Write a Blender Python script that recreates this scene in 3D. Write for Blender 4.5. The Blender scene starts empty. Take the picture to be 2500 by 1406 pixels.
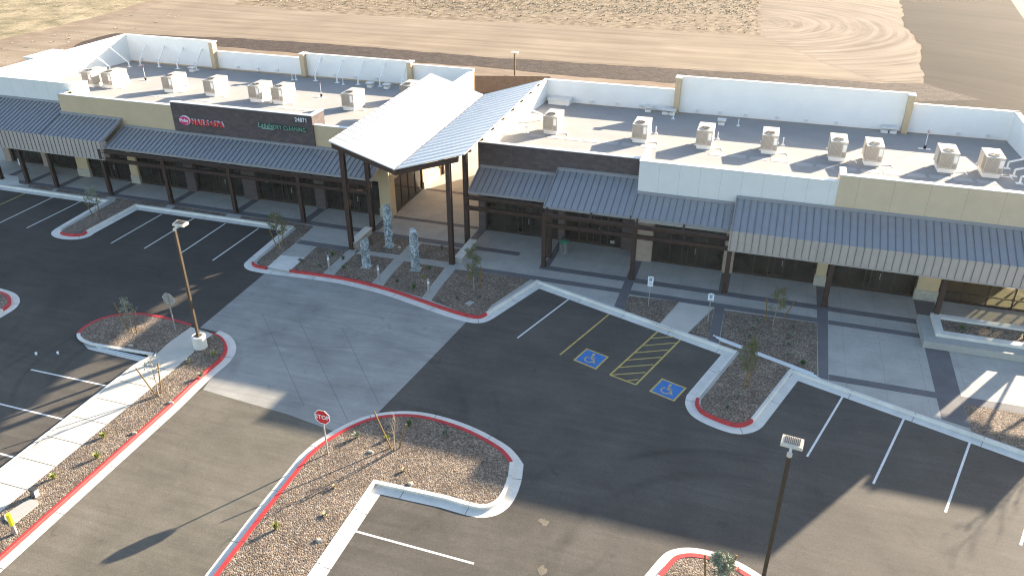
import bpy, math, random
from math import radians, sin, cos, pi
from mathutils import Vector, Matrix
random.seed(7)
S = bpy.context.scene
COL = S.collection

# ------------------------------------------------------------ camera, sky, sun, exposure
cam = bpy.data.objects.new('camera', bpy.data.cameras.new('camera'))
COL.objects.link(cam)
cam.data.sensor_width = 36
cam.data.lens = 36 * 1953.886 / 2500
cam.data.clip_end = 3000
cam.data.clip_start = 0.5
YAW, PIT, ROL = -0.311343, 0.503588, 0.00108
fw = Vector((sin(YAW)*cos(PIT), cos(YAW)*cos(PIT), -sin(PIT)))
rt = Vector((cos(YAW), -sin(YAW), 0))
dn = fw.cross(rt)
r2 = rt*cos(ROL) + dn*sin(ROL)
d2 = -rt*sin(ROL) + dn*cos(ROL)
cam.matrix_world = Matrix(((r2.x, -d2.x, -fw.x, 0), (r2.y, -d2.y, -fw.y, 0), (r2.z, -d2.z, -fw.z, 24.0), (0, 0, 0, 1)))
S.camera = cam
S.cycles.filter_width = 1.15

SUN = Vector((2.0, 3.16, 1.0)).normalized()
ELEV = math.asin(SUN.z)
AZ = math.atan2(SUN.x, SUN.y)
W = bpy.data.worlds.new('World'); S.world = W; W.use_nodes = True
nt = W.node_tree
bg = nt.nodes['Background']
sky = nt.nodes.new('ShaderNodeTexSky')
sky.sky_type = 'NISHITA'; sky.sun_disc = False
sky.sun_elevation = ELEV; sky.sun_rotation = AZ
sky.altitude = 400; sky.air_density = 1.0; sky.dust_density = 1.2; sky.ozone_density = 1.0
nt.links.new(sky.outputs[0], bg.inputs[0]); bg.inputs[1].default_value = 0.082
sun = bpy.data.objects.new('sun', bpy.data.lights.new('sun', 'SUN')); COL.objects.link(sun)
sun.data.energy = 5.0; sun.data.angle = radians(0.55); sun.data.color = (1.0, 0.85, 0.655)
sun.rotation_euler = SUN.to_track_quat('Z', 'Y').to_euler()
S.view_settings.view_transform = 'Standard'; S.view_settings.look = 'None'
S.view_settings.exposure = 2.35; S.view_settings.gamma = 1.0

# ------------------------------------------------------------ materials
def nd(t, ty, **k):
    n = t.nodes.new(ty)
    for a, b in k.items(): setattr(n, a, b)
    return n
def mat(name, col, rough=.85, metal=0, var=.12, scale=3.0, tint=None, fine=0, fscale=60, bump=0, spec=.35, stretch=None, joints=None):
    """Base colour broken up by two scales of object-space noise; joints=(sx,sy,width,dark,ox,oy) draws saw-cut joints."""
    m = bpy.data.materials.new(name); m.use_nodes = True
    t = m.node_tree; L = t.links.new
    b = t.nodes['Principled BSDF']
    b.inputs['Roughness'].default_value = rough; b.inputs['Metallic'].default_value = metal
    b.inputs['Specular IOR Level'].default_value = spec
    tc = nd(t, 'ShaderNodeTexCoord'); mp = nd(t, 'ShaderNodeMapping')
    L(tc.outputs['Object'], mp.inputs[0])
    if stretch: mp.inputs['Rotation'].default_value = (0, 0, stretch[0]); mp.inputs['Scale'].default_value = stretch[1]
    n1 = nd(t, 'ShaderNodeTexNoise'); n1.inputs['Scale'].default_value = scale; n1.inputs['Detail'].default_value = 6; n1.inputs['Roughness'].default_value = .62
    L(mp.outputs[0], n1.inputs['Vector'])
    r = nd(t, 'ShaderNodeValToRGB'); c = Vector(col)
    lo = [max(0, x*(1-var)) for x in c]; hi = [x*(1+var) for x in c]
    if tint: hi = list(tint)
    r.color_ramp.elements[0].position = .32; r.color_ramp.elements[1].position = .68
    r.color_ramp.elements[0].color = (*lo, 1); r.color_ramp.elements[1].color = (*hi, 1)
    L(n1.outputs['Fac'], r.inputs[0]); out = r.outputs[0]
    n2 = None
    if fine:
        n2 = nd(t, 'ShaderNodeTexNoise'); n2.inputs['Scale'].default_value = fscale; n2.inputs['Detail'].default_value = 3
        L(tc.outputs['Object'], n2.inputs['Vector'])
        mr = nd(t, 'ShaderNodeMapRange'); mr.inputs[1].default_value = .3; mr.inputs[2].default_value = .7; mr.inputs[3].default_value = 1-fine; mr.inputs[4].default_value = 1+fine
        L(n2.outputs['Fac'], mr.inputs[0])
        mx = nd(t, 'ShaderNodeMix', data_type='RGBA', blend_type='MULTIPLY'); mx.inputs[0].default_value = 1
        L(out, mx.inputs[6]); L(mr.outputs[0], mx.inputs[7]); out = mx.outputs[2]
    if joints:
        sx, sy, w, dk, ox, oy = joints
        sp = nd(t, 'ShaderNodeSeparateXYZ'); L(tc.outputs['Object'], sp.inputs[0])
        prev = None
        for ax, s_, o_ in ((0, sx, ox), (1, sy, oy)):
            if not s_: continue
            a = nd(t, 'ShaderNodeMath', operation='ADD'); a.inputs[1].default_value = 1000*s_-o_; L(sp.outputs[ax], a.inputs[0])
            q = nd(t, 'ShaderNodeMath', operation='MODULO'); q.inputs[1].default_value = s_; L(a.outputs[0], q.inputs[0])
            lt = nd(t, 'ShaderNodeMath', operation='LESS_THAN'); lt.inputs[1].default_value = w; L(q.outputs[0], lt.inputs[0])
            if prev:
                mxx = nd(t, 'ShaderNodeMath', operation='MAXIMUM'); L(prev, mxx.inputs[0]); L(lt.outputs[0], mxx.inputs[1]); prev = mxx.outputs[0]
            else: prev = lt.outputs[0]
        mj = nd(t, 'ShaderNodeMix', data_type='RGBA', blend_type='MULTIPLY'); mj.inputs[7].default_value = (dk, dk, dk, 1)
        L(prev, mj.inputs[0]); L(out, mj.inputs[6]); out = mj.outputs[2]
    L(out, b.inputs['Base Color'])
    if bump:
        bp = nd(t, 'ShaderNodeBump'); bp.inputs['Strength'].default_value = bump; bp.inputs['Distance'].default_value = .03
        L((n2 or n1).outputs['Fac'], bp.inputs['Height']); L(bp.outputs[0], b.inputs['Normal'])
    return m

def gravel_mat(name, cols, cell=9.0, soft=.25, bump=.9):
    """Stones: two voronoi layers choose a colour per stone, with dark gaps between them."""
    m = bpy.data.materials.new(name); m.use_nodes = True
    t = m.node_tree; L = t.links.new; b = t.nodes['Principled BSDF']; b.inputs['Roughness'].default_value = .95; b.inputs['Specular IOR Level'].default_value = .15
    tc = nd(t, 'ShaderNodeTexCoord')
    v = nd(t, 'ShaderNodeTexVoronoi'); v.inputs['Scale'].default_value = cell; L(tc.outputs['Object'], v.inputs['Vector'])
    sp = nd(t, 'ShaderNodeSeparateColor'); L(v.outputs['Color'], sp.inputs[0])
    r = nd(t, 'ShaderNodeValToRGB'); r.color_ramp.interpolation = 'LINEAR'
    el = r.color_ramp.elements
    el[0].position = 0; el[0].color = (*cols[0], 1); el[1].position = 1; el[1].color = (*cols[-1], 1)
    for i, c in enumerate(cols[1:-1]):
        e = el.new((i+1)/(len(cols)-1)); e.color = (*c, 1)
    L(sp.outputs[0], r.inputs[0])
    n = nd(t, 'ShaderNodeTexNoise'); n.inputs['Scale'].default_value = .9; n.inputs['Detail'].default_value = 5; L(tc.outputs['Object'], n.inputs['Vector'])
    mr = nd(t, 'ShaderNodeMapRange'); mr.inputs[1].default_value = .3; mr.inputs[2].default_value = .7; mr.inputs[3].default_value = 1-soft; mr.inputs[4].default_value = 1+soft*.6
    L(n.outputs['Fac'], mr.inputs[0])
    mx = nd(t, 'ShaderNodeMix', data_type='RGBA', blend_type='MULTIPLY'); mx.inputs[0].default_value = 1
    L(r.outputs[0], mx.inputs[6]); L(mr.outputs[0], mx.inputs[7]); L(mx.outputs[2], b.inputs['Base Color'])
    bp = nd(t, 'ShaderNodeBump'); bp.inputs['Strength'].default_value = bump; bp.inputs['Distance'].default_value = .05; bp.invert = True
    L(v.outputs['Distance'], bp.inputs['Height']); L(bp.outputs[0], b.inputs['Normal'])
    return m

def streak_mat(name, a, bcol, rot, sc, rough=.9, w2=None, bump=.3, polar=None):
    """Graded or driven-over surface: stretched noise along the direction of travel."""
    m = bpy.data.materials.new(name); m.use_nodes = True
    t = m.node_tree; L = t.links.new; b = t.nodes['Principled BSDF']; b.inputs['Roughness'].default_value = rough; b.inputs['Specular IOR Level'].default_value = .04
    tc = nd(t, 'ShaderNodeTexCoord'); mp = nd(t, 'ShaderNodeMapping')
    if polar:
        sp_ = nd(t, 'ShaderNodeSeparateXYZ'); L(tc.outputs['Object'], sp_.inputs[0])
        ax = nd(t, 'ShaderNodeMath', operation='SUBTRACT'); L(sp_.outputs[0], ax.inputs[0]); ax.inputs[1].default_value = polar[0]
        ay = nd(t, 'ShaderNodeMath', operation='SUBTRACT'); L(sp_.outputs[1], ay.inputs[0]); ay.inputs[1].default_value = polar[1]
        an = nd(t, 'ShaderNodeMath', operation='ARCTAN2'); L(ay.outputs[0], an.inputs[0]); L(ax.outputs[0], an.inputs[1])
        cb_ = nd(t, 'ShaderNodeCombineXYZ'); L(ax.outputs[0], cb_.inputs[0]); L(ay.outputs[0], cb_.inputs[1]); ln_ = nd(t, 'ShaderNodeVectorMath', operation='LENGTH'); L(cb_.outputs[0], ln_.inputs[0])
        c2_ = nd(t, 'ShaderNodeCombineXYZ'); L(an.outputs[0], c2_.inputs[0]); L(ln_.outputs['Value'], c2_.inputs[1]); L(c2_.outputs[0], mp.inputs[0])
    else: L(tc.outputs['Object'], mp.inputs[0])
    mp.inputs['Rotation'].default_value = (0, 0, rot); mp.inputs['Scale'].default_value = sc
    n1 = nd(t, 'ShaderNodeTexNoise'); n1.inputs['Scale'].default_value = 1; n1.inputs['Detail'].default_value = 8; n1.inputs['Roughness'].default_value = .68; n1.inputs['Distortion'].default_value = .35
    L(mp.outputs[0], n1.inputs['Vector'])
    r = nd(t, 'ShaderNodeValToRGB'); r.color_ramp.elements[0].position = .36; r.color_ramp.elements[1].position = .64
    r.color_ramp.elements[0].color = (*a, 1); r.color_ramp.elements[1].color = (*bcol, 1); L(n1.outputs['Fac'], r.inputs[0])
    n2 = nd(t, 'ShaderNodeTexNoise'); n2.inputs['Scale'].default_value = .12 if w2 is None else w2; n2.inputs['Detail'].default_value = 4; L(tc.outputs['Object'], n2.inputs['Vector'])
    mr = nd(t, 'ShaderNodeMapRange'); mr.inputs[1].default_value = .3; mr.inputs[2].default_value = .7; mr.inputs[3].default_value = .86; mr.inputs[4].default_value = 1.1
    L(n2.outputs['Fac'], mr.inputs[0])
    mx = nd(t, 'ShaderNodeMix', data_type='RGBA', blend_type='MULTIPLY'); mx.inputs[0].default_value = 1
    L(r.outputs[0], mx.inputs[6]); L(mr.outputs[0], mx.inputs[7]); L(mx.outputs[2], b.inputs['Base Color'])
    bp = nd(t, 'ShaderNodeBump'); bp.inputs['Strength'].default_value = bump; bp.inputs['Distance'].default_value = .1
    L(n1.outputs['Fac'], bp.inputs['Height']); L(bp.outputs[0], b.inputs['Normal'])
    return m

ARCS = ((0.7, 23.1, 6.5), (0.7, 23.1, 6.72), (0.7, 23.1, 8.25), (1.9, 21.3, 7.0), (1.9, 21.3, 7.22), (1.9, 21.3, 8.75), (-6.8, 23.7, 2.0), (-6.8, 23.7, 2.22), (-6.8, 23.7, 3.75), (-46.5, 25.6, 7.8), (-46.5, 25.6, 8.02), (-46.5, 25.6, 9.55), (-47.2, 26.4, 9.2), (-47.2, 26.4, 9.42), (-47.2, 26.4, 10.95), (-29.1, 27.4, 4.5), (-29.1, 27.4, 4.72), (-29.1, 27.4, 6.25), (-18.5, 26.2, 7.2), (-18.5, 26.2, 7.42), (-18.5, 26.2, 8.95))
def asphalt_mat(name='asphalt', base=(.084, .074, .062), grad=True, grit=.22, arcs=.15):
    m = bpy.data.materials.new(name); m.use_nodes = True
    t = m.node_tree; L = t.links.new; b = t.nodes['Principled BSDF']; b.inputs['Roughness'].default_value = .82; b.inputs['Specular IOR Level'].default_value = .3
    tc = nd(t, 'ShaderNodeTexCoord')
    def noise(rot, sc, det=5, rough=.6, dist=0):
        mp = nd(t, 'ShaderNodeMapping'); L(tc.outputs['Object'], mp.inputs[0]); mp.inputs['Rotation'].default_value = (0, 0, rot); mp.inputs['Scale'].default_value = sc
        n = nd(t, 'ShaderNodeTexNoise'); n.inputs['Scale'].default_value = 1; n.inputs['Detail'].default_value = det; n.inputs['Roughness'].default_value = rough; n.inputs['Distortion'].default_value = dist
        L(mp.outputs[0], n.inputs['Vector']); return n.outputs['Fac']
    def rng(f, lo, hi, a=.3, c=.7):
        mr = nd(t, 'ShaderNodeMapRange'); mr.inputs[1].default_value = a; mr.inputs[2].default_value = c; mr.inputs[3].default_value = lo; mr.inputs[4].default_value = hi
        L(f, mr.inputs[0]); return mr.outputs[0]
    def mul(a, c):
        q = nd(t, 'ShaderNodeMath', operation='MULTIPLY'); L(a, q.inputs[0]); L(c, q.inputs[1]); return q.outputs[0]
    f = mul(rng(noise(0, (.35, .35, 1), 7), .8, 1.2), rng(noise(.25, (.25, 2.6, 1), 5, .6, .6), .9, 1.1))
    f = mul(f, rng(noise(0, (22, 22, 22), 2), 1-grit, 1+grit))
    f = mul(f, rng(noise(1.1, (.12, 1.5, 1), 6, .7, 1.2), .9, 1.08))
    # tyre arcs: thin bands of a few turning circles, broken up by noise
    geo = nd(t, 'ShaderNodeSeparateXYZ'); L(tc.outputs['Object'], geo.inputs[0])
    brk = noise(0, (.25, .25, 1), 4)
    f = mul(f, rng(noise(0, (1.6, 1.1, 1), 4, .65, .8), 1, .74, .62, .74))
    f = mul(f, rng(noise(0, (.9, 1.3, 1), 6, .75, 1.5), 1, 1.16, .56, .70))
    for cx, cy, rad in ARCS:
        dx = nd(t, 'ShaderNodeMath', operation='SUBTRACT'); L(geo.outputs[0], dx.inputs[0]); dx.inputs[1].default_value = cx
        dy = nd(t, 'ShaderNodeMath', operation='SUBTRACT'); L(geo.outputs[1], dy.inputs[0]); dy.inputs[1].default_value = cy
        cb = nd(t, 'ShaderNodeCombineXYZ'); L(dx.outputs[0], cb.inputs[0]); L(dy.outputs[0], cb.inputs[1])
        ln = nd(t, 'ShaderNodeVectorMath', operation='LENGTH'); L(cb.outputs[0], ln.inputs[0])
        s1 = nd(t, 'ShaderNodeMath', operation='SUBTRACT'); L(ln.outputs['Value'], s1.inputs[0]); s1.inputs[1].default_value = rad
        ab = nd(t, 'ShaderNodeMath', operation='ABSOLUTE'); L(s1.outputs[0], ab.inputs[0])
        band = rng(ab.outputs[0], 1.0, 0.0, .06, .2)
        amt = mul(band, rng(brk, 0, arcs, .44, .6))
        iv = nd(t, 'ShaderNodeMath', operation='SUBTRACT'); iv.inputs[0].default_value = 1; L(amt, iv.inputs[1])
        f = mul(f, iv.outputs[0])
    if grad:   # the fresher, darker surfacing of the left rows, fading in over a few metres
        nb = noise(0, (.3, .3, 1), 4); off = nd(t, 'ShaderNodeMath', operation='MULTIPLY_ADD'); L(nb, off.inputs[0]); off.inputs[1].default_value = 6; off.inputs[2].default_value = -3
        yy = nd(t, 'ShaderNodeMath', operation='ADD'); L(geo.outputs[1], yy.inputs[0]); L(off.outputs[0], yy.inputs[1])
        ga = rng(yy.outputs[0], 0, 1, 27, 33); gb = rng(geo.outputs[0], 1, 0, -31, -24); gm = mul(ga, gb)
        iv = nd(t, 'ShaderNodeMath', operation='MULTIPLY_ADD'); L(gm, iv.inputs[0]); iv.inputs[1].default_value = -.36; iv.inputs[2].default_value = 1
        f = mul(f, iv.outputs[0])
    mx = nd(t, 'ShaderNodeMix', data_type='RGBA', blend_type='MULTIPLY'); mx.inputs[0].default_value = 1
    mx.inputs[6].default_value = (*base, 1); L(f, mx.inputs[7]); L(mx.outputs[2], b.inputs['Base Color'])
    bp = nd(t, 'ShaderNodeBump'); bp.inputs['Strength'].default_value = .5; bp.inputs['Distance'].default_value = .01
    L(noise(0, (40, 40, 40), 3), bp.inputs['Height']); L(bp.outputs[0], b.inputs['Normal'])
    return m

def brick_mat(name, c1, c2, mortar, bw=.4, bh=.2):
    m = bpy.data.materials.new(name); m.use_nodes = True
    t = m.node_tree; L = t.links.new; b = t.nodes['Principled BSDF']; b.inputs['Roughness'].default_value = .9; b.inputs['Specular IOR Level'].default_value = .2
    tc = nd(t, 'ShaderNodeTexCoord'); sp = nd(t, 'ShaderNodeSeparateXYZ'); L(tc.outputs['Object'], sp.inputs[0])
    ad = nd(t, 'ShaderNodeMath', operation='ADD'); L(sp.outputs[0], ad.inputs[0]); L(sp.outputs[1], ad.inputs[1])
    cb = nd(t, 'ShaderNodeCombineXYZ'); L(ad.outputs[0], cb.inputs[0]); L(sp.outputs[2], cb.inputs[1])
    br = nd(t, 'ShaderNodeTexBrick'); br.inputs['Scale'].default_value = 1; br.inputs['Brick Width'].default_value = bw; br.inputs['Row Height'].default_value = bh
    br.inputs['Mortar Size'].default_value = .008; br.inputs['Color1'].default_value = (*c1, 1); br.inputs['Color2'].default_value = (*c2, 1); br.inputs['Mortar'].default_value = (*mortar, 1)
    L(cb.outputs[0], br.inputs['Vector'])
    n = nd(t, 'ShaderNodeTexNoise'); n.inputs['Scale'].default_value = 2.5; n.inputs['Detail'].default_value = 5; L(tc.outputs['Object'], n.inputs['Vector'])
    mr = nd(t, 'ShaderNodeMapRange'); mr.inputs[3].default_value = .75; mr.inputs[4].default_value = 1.25; L(n.outputs['Fac'], mr.inputs[0])
    mx = nd(t, 'ShaderNodeMix', data_type='RGBA', blend_type='MULTIPLY'); mx.inputs[0].default_value = 1
    L(br.outputs['Color'], mx.inputs[6]); L(mr.outputs[0], mx.inputs[7]); L(mx.outputs[2], b.inputs['Base Color'])
    return m

def leaf_mat(name, col):
    m = mat(name, col, .75, 0, .35, 9, spec=.2); return m

def sculpt_mat():
    m = bpy.data.materials.new('mottled_glass'); m.use_nodes = True
    t = m.node_tree; L = t.links.new; b = t.nodes['Principled BSDF']; b.inputs['Roughness'].default_value = .18; b.inputs['Metallic'].default_value = .25
    tc = nd(t, 'ShaderNodeTexCoord'); n = nd(t, 'ShaderNodeTexNoise'); n.inputs['Scale'].default_value = 3.2; n.inputs['Detail'].default_value = 10; n.inputs['Roughness'].default_value = .72; n.inputs['Distortion'].default_value = 1.2
    L(tc.outputs['Object'], n.inputs['Vector'])
    r = nd(t, 'ShaderNodeValToRGB'); e = r.color_ramp.elements; e[0].position = .36; e[0].color = (.10, .125, .135, 1); e[1].position = .66; e[1].color = (.82, .88, .90, 1)
    x = e.new(.5); x.color = (.31, .36, .38, 1)
    L(n.outputs['Fac'], r.inputs[0]); L(r.outputs[0], b.inputs['Base Color'])
    bp = nd(t, 'ShaderNodeBump'); bp.inputs['Strength'].default_value = .6; bp.inputs['Distance'].default_value = .03; L(n.outputs['Fac'], bp.inputs['Height']); L(bp.outputs[0], b.inputs['Normal'])
    return m

M = {}
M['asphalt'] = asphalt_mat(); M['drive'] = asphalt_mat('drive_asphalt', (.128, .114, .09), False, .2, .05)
M['concrete'] = mat('concrete', (.40, .375, .335), .85, 0, .12, .7, fine=.08, fscale=14, bump=.12, joints=(1.9, 1.55, .02, .72, .3, .2))
M['walk'] = mat('walk_concrete', (.52, .475, .41), .85, 0, .07, .6, fine=.05, fscale=14, bump=.1)
M['apron'] = asphalt_mat('apron_concrete', (.285, .275, .252), False, .06, .10)
M['band'] = mat('dark_band_concrete', (.135, .128, .13), .85, 0, .14, .9, fine=.08, fscale=14, bump=.1)
M['kerb'] = mat('kerb_concrete', (.66, .625, .56), .85, 0, .10, 1.2, fine=.07, fscale=18, bump=.1)
M['red'] = mat('red_kerb_paint', (.46, .035, .035), .6, 0, .18, 3, fine=.05)
M['jointlight'] = mat('joint_light', (.15, .145, .14), .9)
M['tipred'] = mat('faded_red', (.22, .05, .05), .6)
M['walkpad'] = mat('roof_walk_pad', (.37, .355, .34), .9, 0, .05, 1)
M['joint'] = mat('joint_dark', (.09, .085, .08), .9)
M['gravel'] = gravel_mat('desert_gravel', [(.10, .075, .058), (.16, .12, .092), (.215, .168, .128), (.35, .29, .225)], 17, bump=.55)
M['gravel2'] = gravel_mat('brown_gravel', [(.045, .034, .028), (.065, .048, .040), (.088, .066, .055)], 4.0, .3, .5)
M['dirt'] = streak_mat('graded_dirt', (.22, .172, .125), (.30, .245, .185), -.02, (.04, .6, 1), bump=.12)
M['dirt2'] = streak_mat('turning_dirt', (.185, .145, .108), (.31, .255, .20), 0, (.9, .9, 1), bump=.4, polar=(-3.1, 135.87))
M['dirt3'] = streak_mat('pink_dirt', (.215, .162, .118), (.29, .228, .17), .1, (.25, .6, 1), bump=.25)
M['brownfield'] = streak_mat('brown_field', (.056, .045, .037), (.074, .060, .049), 0, (1.2, .30, 1), w2=.07, bump=.1, polar=(2.0, 75.0))
M['scrub'] = mat('scrub_ground', (.17, .125, .085), .95, 0, .3, .8, tint=(.33, .265, .19), fine=.3, fscale=5.0, bump=.4, spec=.05)
M['grassy'] = mat('dry_grass_ground', (.20, .175, .105), .95, 0, .25, .22, tint=(.39, .32, .215), fine=.28, fscale=3, bump=.35, spec=.05)
M['roof'] = mat('roof_membrane', (.315, .30, .285), .95, spec=.08, metal=0, var=.07, scale=.35, fine=.03, fscale=6, joints=(3.0, 1.0, .03, .93, 0, .4)) if True else mat('x', (.38, .36, .335), .8, 0, .07, .35, fine=.03, fscale=6, joints=(3.0, 1.0, .03, .93, 0, .4))
M['white'] = mat('white_membrane', (.84, .83, .80), .75, 0, .03, .8)
M['coping'] = mat('coping_metal', (.74, .73, .70), .5, .2, .04, 2)
M['tan'] = mat('tan_stucco', (.55, .42, .265), .92, 0, .05, 1.1, fine=.05, fscale=25, bump=.15)
M['tanpanel'] = mat('tan_panel_stucco', (.60, .475, .325), .92, 0, .05, 1.1, fine=.05, fscale=25, joints=(1.9, 0, .03, .75, .1, 0))
M['whitepanel'] = mat('white_panel_stucco', (.72, .71, .67), .9, 0, .03, 1.1, fine=.03, fscale=25, joints=(1.25, 1.9, .025, .78, .55, .3))
M['stone'] = mat('stone_veneer', (.42, .38, .31), .9, 0, .12, 3, fine=.1, fscale=12)
M['brick'] = brick_mat('dark_block', (.085, .07, .072), (.115, .092, .09), (.075, .065, .065))
M['tanbrick'] = brick_mat('tan_block', (.34, .26, .21), (.38, .30, .24), (.30, .24, .20))
M['fence'] = brick_mat('fence_block', (.19, .145, .11), (.22, .17, .13), (.16, .125, .1))
M['seam'] = mat('standing_seam_metal', (.29, .29, .30), .48, .2, .06, 1.5, spec=.5)
M['fascia'] = mat('fascia_metal', (.43, .375, .33), .6, .1, .06, 1.5)
M['trim'] = mat('roof_trim_metal', (.30, .29, .285), .5, .15, .05, 2)
M['seamrib'] = mat('seam_rib', (.17, .17, .18), .5, .3, .05, 2)
M['galv'] = mat('bright_steel_deck', (.70, .69, .67), .75, .0, .04, .8, spec=.2)
M['steel'] = mat('dark_brown_steel', (.050, .028, .022), .62, .3, .25, 2.5, spec=.5)
M['bronze'] = mat('bronze_pole_paint', (.085, .062, .042), .45, .3, .15, 3, spec=.5)
M['glass'] = mat('dark_storefront_glass', (.008, .007, .006), .05, 0, .4, .55, tint=(.042, .040, .032), spec=.6)
M['frame'] = mat('dark_frame', (.045, .032, .026), .5, .3, .1, 3)
M['unit'] = mat('hvac_cabinet', (.47, .43, .37), .6, .1, .05, 2)
M['louver'] = mat('hvac_louver', (.36, .32, .28), .6, .2, .1, 3)
M['black'] = mat('black_rubber', (.012, .012, .012), .7)
M['dkgrey'] = mat('dark_grey', (.06, .06, .06), .6, .2)
M['paintw'] = mat('white_paint', (.66, .65, .62), .7, 0, .12, 6, fine=.1, fscale=25)
M['painty'] = mat('yellow_paint', (.50, .37, .11), .7, 0, .2, 5, fine=.12, fscale=25)
M['paintb'] = mat('blue_paint', (.035, .16, .42), .7, 0, .12, 4, fine=.08, fscale=20)
M['signred'] = mat('sign_red', (.55, .012, .02), .4, 0, .05, 3, spec=.5)
M['signwhite'] = mat('sign_white', (.85, .85, .85), .4, 0, .03, 3, spec=.5)
M['signpink'] = mat('sign_pink', (.62, .03, .16), .4, 0, .05, 3)
M['signgreen'] = mat('sign_green', (.012, .10, .055), .4, 0, .05, 3)
M['signpale'] = mat('sign_pale_green', (.33, .55, .47), .4, 0, .05, 3)
M['signblue'] = mat('sign_blue', (.03, .14, .36), .4, 0, .05, 3)
M['alu'] = mat('galvanised_steel', (.42, .42, .41), .45, .6, .08, 5)
M['lamp'] = mat('lamp_housing', (.62, .55, .45), .5, .1, .04, 4)
M['lens'] = mat('frosted_lens', (.85, .87, .88), .3, 0, .02, 4)
M['pvc'] = mat('white_pvc', (.72, .73, .74), .4, 0, .04, 4)
M['yellow'] = mat('yellow_cap_paint', (.80, .68, .02), .5, 0, .05, 4)
M['bench'] = mat('bench_concrete', (.36, .35, .32), .85, 0, .08, 1.5, fine=.06, fscale=16)
M['wood'] = mat('stake_wood', (.20, .125, .05), .85, 0, .2, 12)
M['bark'] = mat('young_bark', (.30, .24, .18), .9, 0, .2, 14)
M['leaf'] = leaf_mat('olive_leaf', (.15, .15, .075))
M['leafgrey'] = leaf_mat('grey_green_leaf', (.24, .26, .19))
M['leafyel'] = leaf_mat('yellow_green_leaf', (.34, .35, .10))
M['leafgreen'] = leaf_mat('green_leaf', (.11, .18, .06))
M['straw'] = mat('dry_straw', (.50, .40, .26), .95, 0, .3, .5)
M['sculpt'] = sculpt_mat()
M['greenbag'] = mat('green_bin_liner', (.02, .20, .12), .35, 0, .2, 8)
M['darkwood'] = mat('rust_soffit', (.12, .075, .045), .8, 0, .2, 3)
M['interior'] = mat('interior_floor', (.36, .335, .29), .6, 0, .08, 1)
M['rock'] = mat('pale_rock', (.42, .36, .29), .9, 0, .2, 6)
M['sand'] = mat('spilled_sand', (.15, .13, .10), .95, 0, .15, 3, fine=.2, fscale=20)
g = bpy.data.materials.new('clear_glass'); g.use_nodes = True
t = g.node_tree; t.nodes.clear()
o_ = nd(t, 'ShaderNodeOutputMaterial'); tr = nd(t, 'ShaderNodeBsdfTransparent'); tr.inputs[0].default_value = (.66, .66, .60, 1)
gl = nd(t, 'ShaderNodeBsdfGlossy'); gl.inputs['Roughness'].default_value = .03; mxs = nd(t, 'ShaderNodeMixShader'); mxs.inputs[0].default_value = .07
t.links.new(tr.outputs[0], mxs.inputs[1]); t.links.new(gl.outputs[0], mxs.inputs[2]); t.links.new(mxs.outputs[0], o_.inputs[0])
M['clear'] = g

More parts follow.
